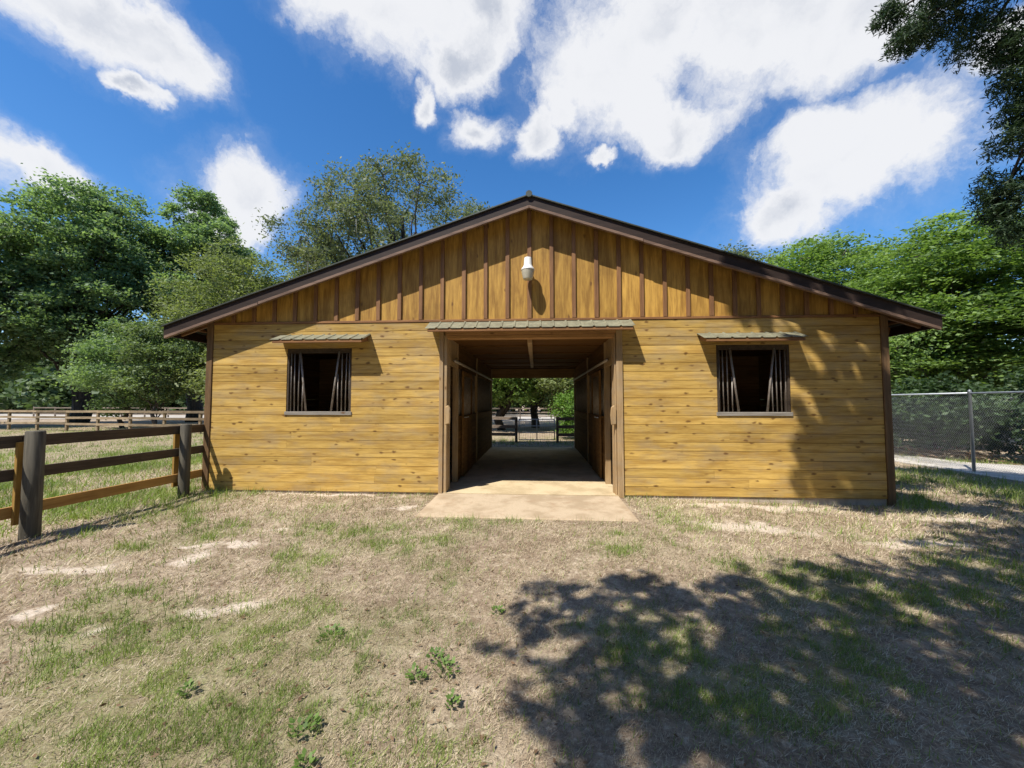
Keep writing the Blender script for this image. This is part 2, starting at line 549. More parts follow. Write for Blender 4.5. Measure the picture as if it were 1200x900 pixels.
def green_mask(x, y):
    base = fbm(x, y, 0.9, 5)
    g = sstep(base, 0.46, 0.66)
    zone = 0.38 + 0.70 * sstep(-x - 0.6 * (y + 4.5), 0.5, 3.5) + 0.45 * sstep(x, 0.0, 2.0) * sstep(-y, 2.4, 3.4)
    zone = zone - 0.22 * sstep(y, -2.6, -0.6) * (np.abs(x) < 6)
    zone = np.where((x < -6.35), 0.85 - 0.45 * sstep(fbm(x, y, 0.35, 3), 0.42, 0.6), zone)     # paddock beyond the fence
    zone = np.where((x > 6.4) & (y > -0.6), 0.8, zone)
    zone = np.where((y > 7.5), 0.35, zone)
    return np.clip(g * zone * 1.5, 0, 1) * (1 - sand_mask(x, y))


def height(x, y):
    h = (fbm(x, y, 0.7, 3) - 0.5) * 0.05 + (fbm(x + 9, y, 5.0, 3) - 0.5) * 0.022
    near_barn = sstep(np.maximum(np.abs(x) - 6.3, np.maximum(-y - 0.1, y - 7.6)), 0.0, 0.8)
    pad = sstep(np.maximum(np.abs(x) - 1.6, -y - 1.45), 0.0, 0.5)
    h = h * np.minimum(near_barn, pad)
    h = h - 0.075 * sstep(x, 1.6, 5.5) * (1 - sstep(y, 3.0, 9.0))
    h = np.where((np.abs(x) < 6.0) & (y > 0.1) & (y < 7.3), -0.2, h)
    h = h + 0.05 * np.exp(-((x + 5.95) / 0.16) ** 2) * sstep(-y, -0.2, 0.4) * (y > -8)      # grass ridge along the fence
    return h


xs = np.concatenate([[-600, -300, -160, -100, -70, -50, -38, -30, -24, -20, -17, -15, -13.5, -12.5], np.arange(-12, 13.01, 0.07), [13.5, 14.5, 16, 18, 21, 25, 30, 40, 55, 80, 130, 250, 600]])
ys = np.concatenate([[-600, -250, -120, -60, -35, -22, -15, -11, -9, -8], np.arange(-7.4, 5.01, 0.07), np.arange(5.2, 12, 0.25), [12.5, 13.5, 15, 17, 20, 24, 30, 40, 55, 80, 130, 250, 600]])
X, Y = np.meshgrid(xs, ys)
Z = height(X, Y)
nx, ny = len(xs), len(ys)
me = bpy.data.meshes.new('ground')
gv = np.stack([X, Y, Z], -1).reshape(-1, 3)
ii, jj = np.meshgrid(np.arange(nx - 1), np.arange(ny - 1))
k = (jj * nx + ii).ravel()
gf = np.stack([k, k + 1, k + nx + 1, k + nx], -1)
me.from_pydata(gv.tolist(), [], gf.tolist())
ca = me.color_attributes.new('cover', 'FLOAT_COLOR', 'POINT')
cv = np.ones((nx * ny, 4), np.float32)
cv[:, 0] = sand_mask(X, Y).ravel()
cv[:, 1] = green_mask(X, Y).ravel()
cv[:, 2] = sstep(fbm(X + 31, Y + 5, 1.4, 5), 0.5, 0.68).ravel()
ca.data.foreach_set('color', cv.ravel())
me.polygons.foreach_set('use_smooth', [True] * len(me.polygons))
ground = bpy.data.objects.new('ground', me)
C.objects.link(ground)
props(ground, kind='structure', label='sandy yard of dry thatchy grass with bare patches')
m, t, b = principled('dry_yard_ground')
at_ = t.n('ShaderNodeSeparateColor', {0: t.n('ShaderNodeAttribute', attribute_name='cover').outputs['Color']})
tc = t.n('ShaderNodeTexCoord').outputs['Object']
n1 = t.noise(tc, 3.0, 8.0, 0.68).outputs[0]
n2 = t.noise(tc, 38.0, 6.0, 0.7).outputs[0]
n3 = t.noise(t.vadd(tc, (5, 2, 0)), 120.0, 3.0, 0.7).outputs[0]
col = t.mix(t.ss(n1, 0.36, 0.66), (0.25, 0.185, 0.125, 1), (0.49, 0.395, 0.28, 1))
col = t.mix(t.math('MULTIPLY', at_.outputs[2], 0.45), col, (0.26, 0.185, 0.12, 1))
col = t.mix(t.ss(n2, 0.40, 0.72, 0.0, 0.6), col, (0.11, 0.075, 0.05, 1))
n4 = t.noise(t.vadd(tc, (3, 8, 0)), 15.0, 9.0, 0.72).outputs[0]
col = t.mix(t.ss(n4, 0.50, 0.66, 0.0, 0.75), col, (0.17, 0.12, 0.082, 1))
col = t.mix(t.ss(n4, 0.47, 0.34, 0.0, 0.7), col, (0.60, 0.51, 0.38, 1))
col = t.mix(t.ss(n3, 0.5, 0.75, 0.0, 0.5), col, (0.58, 0.49, 0.36, 1))
col = t.mix(t.math('MULTIPLY', at_.outputs[1], t.ss(n2, 0.25, 0.6, 0.75, 0.3)), col, (0.17, 0.20, 0.06, 1))
sandc = t.mix(t.ss(n2, 0.4, 0.7), (0.66, 0.565, 0.46, 1), (0.44, 0.355, 0.27, 1))
edge = t.math('ADD', t.math('MULTIPLY', t.math('SUBTRACT', n2, 0.5), 1.1), t.math('MULTIPLY', t.math('SUBTRACT', n1, 0.5), 1.3))
col = t.mix(t.ss(t.math('ADD', at_.outputs[0], t.math('MULTIPLY', edge, t.ss(at_.outputs[0], 0.0, 0.25))), 0.32, 0.80, 0.0, 0.92), col, sandc)
t.t.links.new(col, b.inputs['Base Color'])
b.inputs['Roughness'].default_value = 0.95
b.inputs['Specular IOR Level'].default_value = 0.1
bump(t, b, t.math('ADD', n2, t.math('MULTIPLY', n3, 0.5)), 0.8, 0.02)
me.materials.append(m)

# the bright sand lot beyond the paddock
def sheet(name, poly, z, mat, label):
    me_ = bpy.data.meshes.new(name)
    me_.from_pydata([(x, y, z) for x, y in poly], [], [tuple(range(len(poly)))])
    me_.materials.append(mat)
    o = bpy.data.objects.new(name, me_)
    C.objects.link(o)
    return props(o, kind='structure', label=label)


def wobble(x0, x1, y0, y1, n=24, amp=0.9):
    top = [(x0 + (x1 - x0) * i / n, y1 + random.uniform(-amp, amp)) for i in range(n + 1)]
    bot = [(x0 + (x1 - x0) * i / n, y0 + random.uniform(-amp, amp)) for i in range(n + 1)]
    return bot + top[::-1]


M['lot'] = concrete('white_sand', (0.50, 0.46, 0.40), (0.36, 0.32, 0.26), 0.3)
sheet('sand_lot', wobble(-95, 16, 29, 58, 40, 1.6), 0.03, M['lot'], 'bright white sand lot beyond the paddock')
# walk along the chain link fence
M_walk = MB()
wk = [(10.66, -2.2), (12.4, -2.2), (13.4, 4.1), (12.3, 4.7), (11.6, 8.6), (10.5, 8.6)]
M_walk.add([(x, y, -0.03 if y < 3 else 0.0) for x, y in wk] + [(x, y, -0.25) for x, y in wk],
           [tuple(range(6))] + [(i, i + 6, (i + 1) % 6 + 6, (i + 1) % 6) for i in range(6)])
props(M_walk.build('walkway', M['walk']), kind='structure', label='pale grey walk beside the chain link fence')
# concrete pad at the door
mp = MB()
mp.add([(-1.66, -1.40, 0.025), (1.57, -1.42, 0.012), (1.57, -0.06, 0.035), (-1.66, -0.06, 0.04),
        (-1.70, -1.44, -0.2), (1.61, -1.46, -0.2), (1.61, -0.06, -0.2), (-1.70, -0.06, -0.2)],
       [(0, 1, 2, 3), (4, 5, 1, 0), (5, 6, 2, 1), (6, 7, 3, 2), (7, 4, 0, 3)])
props(mp.build('concrete_pad', M['pad'], None, 0.012), kind='structure', label='worn tan concrete pad in front of the barn door')

# ------------------------------------------------------------------ barn
HW, DEP, SEAM, SL = 6.17, 7.3, 3.18, 0.3333
APEX, OVH, EAVE = 5.41, 0.30, 6.86
barn = thing('barn', 'yellow stained wooden stable barn with low gable roof and open centre aisle', 'barn', (0, DEP / 2, 0))
WIN = [(-4.60, -3.34), (3.31, 4.56)]
WZ0, WZ1 = 1.40, 2.66
DOOR = 1.53


def roof_z(x):
    return APEX - SL * abs(x)


def siding_wall(x0, x1, yf, yb, z0, z1, holes, n):
    """lapped boards; each board is an island with a small drip edge, cut round the holes"""
    mb = MB()
    hh = (z1 - z0) / n
    for i in range(n):
        a, bz = z0 + i * hh, z0 + (i + 1) * hh
        spans = [(x0, x1)]
        for hx0, hx1, hz0, hz1 in holes:
            if bz > hz0 + 0.01 and a < hz1 - 0.01:
                if a < hz0 - 0.01 or bz > hz1 + 0.01:
                    pass
                spans = [s for sp in spans for s in ((sp[0], min(sp[1], hx0)), (max(sp[0], hx1), sp[1])) if s[1] - s[0] > 0.02]
        for s0, s1 in spans:
            cuts = [s0]
            if s1 - s0 > 2.5 and random.random() < 0.6:
                cuts.append(random.uniform(s0 + 0.9, s1 - 0.9))
            cuts.append(s1)
            for c0, c1 in zip(cuts[:-1], cuts[1:]):
                j = random.uniform(-0.0015, 0.0015)
                g = 0.0016
                prof = [(yf + j, a + 0.007), (yf + 0.007 + j, a + g), (yb, a + g), (yb, bz - g), (yf + 0.006 + j, bz - g), (yf + j, bz - 0.004)]
                vs = [(x, y, z) for x in (c0 + 0.0008, c1 - 0.0008) for y, z in prof]
                m_ = len(prof)
                fs = [tuple(range(m_)), tuple(range(2 * m_ - 1, m_ - 1, -1))]
                for q in range(m_):
                    r_ = (q + 1) % m_
                    fs.append((q, q + m_, r_ + m_, r_))
                mb.add(vs, fs)
    return mb


NB = 20
bh = (SEAM - 0.04) / NB
wz0 = 0.04 + bh * round((WZ0 - 0.04) / bh)
wz1 = 0.04 + bh * round((WZ1 - 0.04) / bh)
for x0, x1, (a, bb) in ((-HW + 0.09, -DOOR - 0.10, WIN[0]), (DOOR + 0.10, HW - 0.09, WIN[1])):
    siding_wall(x0, x1, -0.030, 0.0, 0.04, SEAM, [(a, bb, wz0, wz1)], NB).build('siding', M['siding'], barn)
# wall core behind the boards: rear wall, side walls, and the strip round the windows
core = MB()
for x0, x1, (a, bb) in ((-HW + 0.02, -DOOR - 0.02, WIN[0]), (DOOR + 0.02, HW - 0.02, WIN[1])):
    core.box(x0, a, 0.003, 0.09, 0.0, SEAM)
    core.box(bb, x1, 0.003, 0.09, 0.0, SEAM)
    core.box(a, bb, 0.003, 0.09, 0.0, wz0)
    core.box(a, bb, 0.003, 0.09, wz1, SEAM)
core.box(-DOOR - 0.02, DOOR + 0.02, 0.003, 0.09, 2.88, SEAM)
core.build('wall_frame', M['inner_x'], barn)
for s in (-1, 1):
    side = MB()
    x0, x1 = sorted((s * HW, s * (HW - 0.10)))
    for i in range(20):
        side.box(x0, x1, 0.10, DEP - 0.003, 0.04 + i * bh + 0.002, 0.04 + (i + 1) * bh - 0.002)
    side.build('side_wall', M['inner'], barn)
rear = MB()
for s in (-1, 1):
    x0, x1 = sorted((s * HW, s * (DOOR - 0.01)))
    for i in range(20):
        rear.box(x0, x1, DEP, DEP + 0.10, 0.04 + i * bh + 0.002, 0.04 + (i + 1) * bh - 0.002)
rear.box(-DOOR + 0.01, DOOR - 0.01, DEP, DEP + 0.10, 2.60, SEAM)
rear.prism([(-HW, SEAM), (HW, SEAM), (HW, roof_z(HW) - 0.06), (0, APEX - 0.06), (-HW, roof_z(HW) - 0.06)], DEP, DEP + 0.08)
rear.build('rear_wall', M['inner_x'], barn)

# gable: plywood between battens
gp = MB()
SP = 0.4065
edges = [i * SP for i in range(-15, 16)]
edges = [-HW] + [e for e in edges if abs(e) < HW - 0.1] + [HW]
for a, bb in zip(edges[:-1], edges[1:]):
    top = lambda x: roof_z(x) - 0.075
    poly = [(a + 0.001, SEAM + 0.02), (bb - 0.001, SEAM + 0.02), (bb - 0.001, top(bb))]
    poly.append((a + 0.001, top(a)))
    gp.prism(poly, -0.012, 0.05)
for e in edges[1:-1]:
    wd = 0.036 + random.uniform(-0.002, 0.002)
    z1 = min(roof_z(e - wd), roof_z(e + wd)) - 0.08
    bt = MB()
    bt.prism([(e - wd, SEAM + 0.047), (e + wd, SEAM + 0.047), (e + wd, z1), (e - wd, z1)], -0.046, -0.013)
    bt.build('batten', M['batten'], barn, 0.004)
gp.build('gable_panel', M['ply'], barn)
MB().box(-HW + 0.005, HW - 0.005, -0.043, -0.001, SEAM + 0.002, SEAM + 0.045).build('gable_ledger', M['trim_x'], barn, 0.004)

# corner boards
MB().box(-HW - 0.035, -HW + 0.085, -0.052, 0.085, -0.02, 3.24).build('corner_board', M['trim_z'], barn, 0.005)
MB().box(HW - 0.085, HW + 0.035, -0.052, 0.085, -0.13, 3.24).build('corner_board', M['trim_z'], barn, 0.005)
MB().box(-HW, HW, -0.004, 0.25, -0.35, 0.036).build('foundation', M['found'], barn)
MB().box(-DOOR - 0.1, DOOR + 0.1, -0.055, DEP + 0.06, -0.3, 0.045).build('aisle_floor', M['aisle'], barn)
for s in (-1, 1):
    MB().box(*sorted((s * (HW - 0.11), s * (DOOR + 0.11))), 0.26, DEP - 0.01, -0.3, 0.03).build('stall_floor', M['pad'], barn)

# door frame
for s, tw in ((-1, 0.075), (1, 0.11)):
    x0, x1 = sorted((s * (DOOR + 0.135 - tw), s * (DOOR + 0.135)))
    MB().box(x0, x1, -0.064, -0.002, 0.0, 3.02).build('door_trim', M['jamb'], barn, 0.006)
    x0, x1 = sorted((s * (DOOR - 0.005), s * (DOOR + 0.13 - tw)))
    MB().box(x0, x1, -0.035, 0.13, 0.0, 2.93).build('door_jamb', M['jamb'], barn, 0.006)
hd = MB().box(-DOOR + 0.006, DOOR - 0.006, -0.060, 0.13, 2.862, 2.925)
hd.box(-DOOR - 0.02, DOOR + 0.02, -0.075, 0.12, 2.93, 3.02)
hd.build('door_header', M['head'], barn, 0.005)
# the turn blocks screwed to the jambs
for s, x in ((-1, -DOOR + 0.03), (1, DOOR - 0.035)):
    mb = MB()
    mb.prism([(x - 0.045, 1.28), (x + 0.045, 1.30), (x + 0.05, 1.58), (x + 0.01, 1.64), (x - 0.045, 1.60), (x - 0.06, 1.45)], -0.085, -0.037)
    mb.build('latch_block', M['jamb'], barn, 0.012)

# roof
for s in (-1, 1):
    r_ = MB()
    r_.prism([(0, APEX), (s * EAVE, roof_z(EAVE)), (s * EAVE, roof_z(EAVE) - 0.022), (0, APEX - 0.022)], -OVH - 0.035, DEP + OVH)
    for i in range(34):
        y = -OVH + 0.05 + i * 0.232
        r_.bar((s * 0.05, y, APEX + 0.008 - SL * 0.05), (s * (EAVE - 0.003), y, roof_z(EAVE - 0.003) + 0.008), 0.035, 0.022)
    r_.build('roof_sheet', M['roof'], barn)
MB().tube([(0, -OVH - 0.045, APEX + 0.0), (0, DEP + OVH + 0.01, APEX + 0.0)], 0.06, 10).build('ridge_cap', M['roof'], barn)
for y0, y1 in ((-OVH, -OVH + 0.04), (DEP + OVH - 0.05, DEP + OVH - 0.01)):
    for s in (-1, 1):
        fb = MB().prism([(s * 0.001, APEX - 0.026), (s * (EAVE - 0.02), roof_z(EAVE - 0.02) - 0.026), (s * (EAVE - 0.02), roof_z(EAVE - 0.02) - 0.20), (s * 0.001, APEX - 0.215)], y0, y1)
        fb.build('fascia_board', M['fascia'], barn)
for s, cuts in ((-1, (0.002, 5.0, EAVE - 0.05)), (1, (0.002, 2.0, EAVE - 0.06))):
    ft = MB()
    for q, (a, bb) in enumerate(zip(cuts[:-1], cuts[1:])):
        dz = 0.0 if q == 0 else -0.012
        t0, t1 = 0.20, 0.25
        ft.prism([(s * a, roof_z(a) - t0 + dz), (s * (bb - 0.004), roof_z(bb) - t0 + dz), (s * (bb - 0.004), roof_z(bb) - t1 + dz), (s * a, roof_z(a) - t1 + dz)], -OVH - 0.022 - 0.006 * q, -OVH + 0.03)
    ft.build('fascia_strip', M['fascia_strip'], barn, 0.004)
# rafters under the eaves, eave boards, purlin ends under the gable overhang
for s in (-1, 1):
    for i in range(13):
        y = 0.02 + i * 0.605
        MB().bar((s * 5.9, y, roof_z(5.9) - 0.11), (s * (EAVE - 0.06), y, roof_z(EAVE - 0.06) - 0.11), 0.04, 0.13).build('rafter', M['trim_x'], barn)
for s in (-1, 1):
    for d in (0.35, 1.5, 2.7, 3.9, 5.1, 6.3, 6.66):
        MB().bar((s * d, -OVH + 0.042, roof_z(d) - 0.05), (s * d, DEP + OVH - 0.06, roof_z(d) - 0.05), 0.085, 0.04).build('purlin', M['trim_x'], barn)
for s in (-1, 1):
    MB().box(*sorted((s * (EAVE - 0.055), s * (EAVE - 0.018))), -OVH + 0.042, DEP + OVH - 0.06, roof_z(EAVE) - 0.19, roof_z(EAVE) - 0.022).build('eave_board', M['fascia'], barn)


# awnings
def awning(x0, x1, zt, zf, p, post_drop):
    aw = MB()
    n = max(4, round((x1 - x0) / 0.229))
    st = (x1 - x0) / n
    th = 0.007
    prof = []
    for i in range(n):
        a = x0 + i * st
        prof += [(a, 0.0), (a + st - 0.05, 0.0), (a + st - 0.036, 0.016), (a + st - 0.014, 0.016)]
    prof.append((x1, 0.0))
    vs = []
    for (y, z) in ((-0.034, zt), (-p, zf)):
        for (x, h) in prof:
            vs.append((x, y, z + h))
        for (x, h) in prof:
            vs.append((x, y, z + h - th))
    m_ = len(prof)
    fs = []
    for i in range(m_ - 1):
        fs.append((i, 2 * m_ + i, 2 * m_ + i + 1, i + 1))
        fs.append((m_ + i, m_ + i + 1, 3 * m_ + i + 1, 3 * m_ + i))
        fs.append((2 * m_ + i, 3 * m_ + i, 3 * m_ + i + 1, 2 * m_ + i + 1))
    fs.append((0, m_, 3 * m_, 2 * m_))
    fs.append((m_ - 1, 3 * m_ - 1, 4 * m_ - 1, 2 * m_ - 1)[::-1])
    aw.add(vs, fs)
    o = aw.build('awning', M['awning'], barn)
    bd = MB().box(x0 + 0.04, x1 - 0.04, -p + 0.012, -p + 0.05, zf - 0.012 - post_drop, zf - 0.012)
    bd.build('awning_board', M['trim_x'], o, 0.004)
    k_ = (zt - zf) / (p - 0.034)
    for x in (x0 + 0.05, x1 - 0.09):
        br = MB()
        br.add([(x, -0.033, zt - 0.02), (x, -p + 0.052, zf - 0.005 + 0.0), (x, -p + 0.052, zf - 0.06), (x, -0.033, zt - 0.13),
                (x + 0.04, -0.033, zt - 0.02), (x + 0.04, -p + 0.052, zf - 0.005), (x + 0.04, -p + 0.052, zf - 0.06), (x + 0.04, -0.033, zt - 0.13)],
               [(0, 1, 2, 3), (7, 6, 5, 4), (0, 4, 5, 1), (1, 5, 6, 2), (2, 6, 7, 3), (3, 7, 4, 0)])
        br.build('bracket', M['trim_x'], o)


awning(-1.86, 1.84, 3.175, 3.01, 0.34, 0.05)
awning(-4.74, -2.98, 2.965, 2.835, 0.345, 0.05)
awning(2.98, 4.68, 2.92, 2.79, 0.345, 0.05)

# windows with yoke bars
for (a, bb), zs in zip(WIN, (0.0, 0.0)):
    z0, z1 = wz0, wz1
    wd = bb - a
    fr = MB()
    fr.box(a, a + 0.035, -0.02, 0.10, z0 + 0.002, z1 - 0.002)
    fr.box(bb - 0.035, bb, -0.02, 0.10, z0 + 0.002, z1 - 0.002)
    fr.box(a + 0.036, bb - 0.036, -0.02, 0.10, z1 - 0.05, z1 - 0.002)
    wf = fr.build('window', M['rail_dark'], barn)
    MB().box(a - 0.02, bb + 0.02, -0.05, 0.09, z0 - 0.005, z0 + 0.062).build('sill', M['sill'], wf, 0.006)
    MB().box(a + 0.037, bb - 0.037, -0.012, 0.022, z1 - 0.09, z1 - 0.052).build('bar_rail', M['rail_dark'], wf)
    y = 0.006
    zb, zt = z0 + 0.055, z1 - 0.06
    for fr_ in (0.045, 0.105, 0.165, 0.225):
        for s in (0, 1):
            u = fr_ if s == 0 else 1 - fr_
            lean = random.uniform(-0.010, 0.010)
            top = zt
            if fr_ > 0.2:
                top = zb + 0.62 * (zt - zb) if s else zb + 0.55 * (zt - zb)
            MB().tube([(a + u * wd, y + 0.012, zb), (a + (u + lean) * wd, y + 0.012, top)], 0.0105, 8).build('bar', M['bar'], wf, 0, True)
    for u0, u1 in ((0.30, 0.195), (0.685, 0.80)):
        MB().tube([(a + u0 * wd, y - 0.012, zb), (a + u1 * wd, y - 0.012, zt)], 0.019, 8).build('yoke_bar', M['bar'], wf, 0, True)

# interior: stall fronts, partition, ceiling
ceil = MB()
for i, y in enumerate(np.arange(0.135, DEP - 0.2, 1.22)):
    for x0, x1 in ((-HW + 0.11, -2.46), (-2.455, -0.005), (0.005, 2.455), (2.46, HW - 0.11)):
        ceil.box(x0, x1, y + 0.003, min(y + 1.217, DEP - 0.005), 2.93, 2.95)
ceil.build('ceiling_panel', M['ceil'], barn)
for y in (1.35, 2.57, 3.79, 5.01, 6.23):
    MB().box(-1.52, 1.52, y - 0.03, y + 0.03, 2.905, 2.928).build('ceiling_strip', M['ceil'], barn)
MB().box(-0.045, 0.045, 0.14, 5.4, 2.80, 2.9).build('ridge_beam', M['jamb'], barn, 0.004)
for s in (-1, 1):
    x0, x1 = sorted((s * 1.535, s * 1.60))
    sf = MB()
    nlow = 9
    for (ya, yb) in ((1.05, 3.55), (3.75, DEP - 0.12)):
        for i in range(nlow):
            sf.box(x0, x1, ya, yb, 0.05 + i * 0.145, 0.05 + i * 0.145 + 0.141)
        sf.box(x0 - 0.01, x1 + 0.01, ya, yb, 1.357, 1.40)
        sf.box(x0, x1, ya, yb, 2.42, 2.93)
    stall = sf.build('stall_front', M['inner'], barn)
    for y in (0.16, 0.95, 3.65, DEP - 0.08):
        MB().box(x0 - 0.02, x1 + 0.02, y - 0.045, y + 0.045, 0.046, 2.92).build('stall_post', M['jamb'], stall)
    MB().box(x0, x1, 0.21, 0.90, 2.42, 2.925).build('stall_header', M['jamb'], stall)
    gr = MB()
    for (ya, yb) in ((1.05, 3.55), (3.75, DEP - 0.12)):
        for yy in np.arange(ya + 0.1, yb, 0.115):
            gr.tube([(s * 1.567, yy, 1.40), (s * 1.567, yy, 2.42)], 0.011, 6)
    gr.build('stall_grille', M['bar'], stall, 0, True)
    # sliding door hung on a pipe track
    dr = MB()
    xd0, xd1 = sorted((s * 1.475, s * 1.515))
    for i in range(8):
        ya = 1.35 + i * 0.15
        dr.box(xd0, xd1, ya, ya + 0.147, 0.08, 1.34)
    dr.box(xd0, xd1, 1.35, 1.44, 1.341, 2.38)
    dr.box(xd0, xd1, 2.46, 2.55, 1.341, 2.38)
    dr.box(xd0, xd1, 1.441, 2.459, 2.28, 2.38)
    dr.box(xd0 - 0.012, xd1 + 0.012, 1.30, 2.58, 1.342, 1.40)
    door = dr.build('stall_door', M['inner'], barn, 0.004)
    g2 = MB()
    for yy in np.arange(1.54, 2.42, 0.115):
        g2.tube([(s * 1.495, yy, 1.40), (s * 1.495, yy, 2.28)], 0.010, 6)
    g2.build('door_grille', M['bar'], door, 0, True)
    MB().tube([(s * 1.455, 1.42, 1.36), (s * 1.43, 1.5, 1.36), (s * 1.43, 1.75, 1.36), (s * 1.455, 1.83, 1.36)], 0.013, 8).build('door_handle', M['galv'], door, 0, True)
    MB().tube([(s * 1.47, 0.35, 2.50), (s * 1.47, DEP - 0.3, 2.50)], 0.03, 10).build('door_track', M['track'], barn, 0, True)
for s in (-1, 1):
    part = MB()
    x0, x1 = sorted((s * 1.61, s * (HW - 0.11)))
    for i in range(16):
        part.box(x0, x1, 3.62, 3.66, 0.05 + i * 0.18, 0.05 + i * 0.18 + 0.174)
    part.build('stall_partition', M['inner_x'], barn)

# ------------------------------------------------------------------ yard lamp on the gable
lamp = thing('barn_light', 'white dusk-to-dawn yard light with ribbed lens on the middle batten of the gable', 'lamp', (0, -0.05, 4.2))
cx, cy = -0.025, -0.235
z = 4.02
MB().lathe([(0.062, z + 0.26), (0.066, z + 0.25), (0.072, z + 0.13), (0.085, z + 0.10), (0.118, z + 0.055), (0.122, z + 0.035), (0.118, z + 0.03)][::-1], cx, cy, 28).build('lamp_housing', M['white_paint'], lamp, 0, True)
rib = []
for i in range(9):
    f = i / 8
    rr = 0.112 - 0.030 * f ** 1.4
    rib += [(rr + 0.004, z + 0.028 - 0.15 * f), (rr - 0.003, z + 0.028 - 0.15 * (f + 0.06))]
MB().lathe(rib[::-1], cx, cy, 28).build('lamp_lens', M['lens'], lamp, 0, True)
MB().tube([(cx, -0.047, z + 0.17), (cx, -0.12, z + 0.19), (cx, cy + 0.05, z + 0.2)], 0.022, 10).build('lamp_arm', M['white_paint'], lamp, 0, True)
MB().box(cx - 0.03, cx + 0.03, -0.058, -0.047, z + 0.08, z + 0.24).build('mounting_plate', M['white_paint'], lamp, 0.003)

# ------------------------------------------------------------------ near fence on the left
fence = thing('rail_fence', 'weathered three-rail fence on grey round posts joining the left barn corner', 'fence', (-6.2, -2.5, 0))
for i, (x, y, r, tilt) in enumerate(((-6.04, -2.66, 0.088, 0.012), (-6.10, -0.53, 0.083, 0.0), (-6.08, -4.75, 0.09, 0.0), (-6.04, -7.0, 0.09, 0.0))):
    hgt = 1.335 if i == 0 else 1.30
    p = MB().lathe([(r * 1.02, -0.3), (r * 1.03, 0.0), (r, 0.5), (r * 0.97, hgt - 0.012), (r * 0.86, hgt)], x, y, 20)
    p.build('post', M['post'], fence, 0, True)
    MB().box(x - 0.18, x - 0.14, y - 0.06, y + 0.06, 0.20, 1.20).build('cleat_board', M['batten_new'], fence, 0.004)
for zc, hh, mat, lab in ((1.20, 0.145, 'rail_dark', None), (0.80, 0.14, 'rail_dark', None), (0.36, 0.14, 'rail_new', 'newer yellow-brown bottom rail')):
    rl = MB()
    pts = [(-6.245, -0.06), (-6.285, -0.43), (-6.24, -2.52), (-6.20, -4.75), (-6.14, -7.0)]
    pts = [(-6.205, -0.055), (-6.23, -2.66), (-6.19, -4.75), (-6.15, -7.0)]
    for (xa, ya), (xb, yb) in zip(pts[:-1], pts[1:]):
        rl.bar((xa, ya, zc + random.uniform(-0.006, 0.006)), (xb, yb + 0.004, zc + 0.012 + random.uniform(-0.008, 0.008)), 0.034, hh)
    o = rl.build('rail', M[mat], fence, 0.004)
    if lab:
        o['label'] = lab


# ------------------------------------------------------------------ paddock fence and gate behind
def far_fence(name, label, pts, spacing, hgt, rails, group, mats):
    root = thing(name, label, 'fence', (pts[0][0], pts[0][1], 0), group)
    posts = []
    for (xa, ya), (xb, yb) in zip(pts[:-1], pts[1:]):
        L = math.hypot(xb - xa, yb - ya)
        n = max(1, round(L / spacing))
        for i in range(n + 1):
            q = (xa + (xb - xa) * i / n, ya + (yb - ya) * i / n)
            if not posts or math.dist(q, posts[-1]) > 0.3:
                posts.append(q)
    for i, (x, y) in enumerate(posts):
        MB().box(x - 0.055, x + 0.055, y - 0.055, y + 0.055, -0.2, hgt + random.uniform(-0.03, 0.05)).build('post', M[mats[i % len(mats)]], root)
    for zc in rails:
        rl = MB()
        for (a, bb) in zip(posts[:-1], posts[1:]):
            rl.bar((a[0], a[1] - 0.075, zc + random.uniform(-0.02, 0.02)), (bb[0], bb[1] - 0.075, zc + random.uniform(-0.02, 0.02)), 0.03, 0.13)
        rl.build('rail', M[mats[0]], root)
    return root


far_fence('paddock_fence', 'pale post and rail fence running along the far side of the paddock', [(-40, 16.4), (-18.0, 12.9), (-10.5, 11.6)], 2.35, 1.22, (1.16, 0.80, 0.44), None, ['far_rail'])
far_fence('plank_fence', 'dark plank fence left of the metal gate seen through the aisle', [(-10.3, 11.2), (-0.72, 9.45)], 2.35, 1.1, (1.02, 0.68, 0.34), None, ['far_dark'])
far_fence('plank_fence', 'dark plank fence right of the metal gate seen through the aisle', [(1.02, 9.45), (8.5, 9.7)], 2.35, 1.1, (1.02, 0.68, 0.34), None, ['far_dark'])
far_fence('lot_fence', 'distant fence line at the back edge of the white sand lot', [(-60, 36), (-20, 33), (14, 31)], 3.0, 1.2, (1.1, 0.72, 0.36), None, ['far_dark'])

gate = thing('metal_gate', 'low galvanised tube gate behind the barn with a centre upright', 'gate', (0.15, 9.45, 0))
gf_ = MB()
x0, x1, g0, g1 = -0.60, 0.90, 0.12, 0.98
for zc in (g0, 0.42, 0.70, g1):
    gf_.tube([(x0, 9.45, zc), (x1, 9.45, zc)], 0.019, 8)
for xx in (x0, 0.15, x1):
    gf_.tube([(xx, 9.45, g0), (xx, 9.45, g1)], 0.019, 8)
gf_.build('gate_frame', M['galv'], gate, 0, True)
gm = MB()
for xx in np.arange(x0 + 0.08, x1, 0.10):
    gm.tube([(xx, 9.45, g0), (xx, 9.45, g1)], 0.0035, 4, False)
gm.build('gate_mesh', M['wire'], gate)


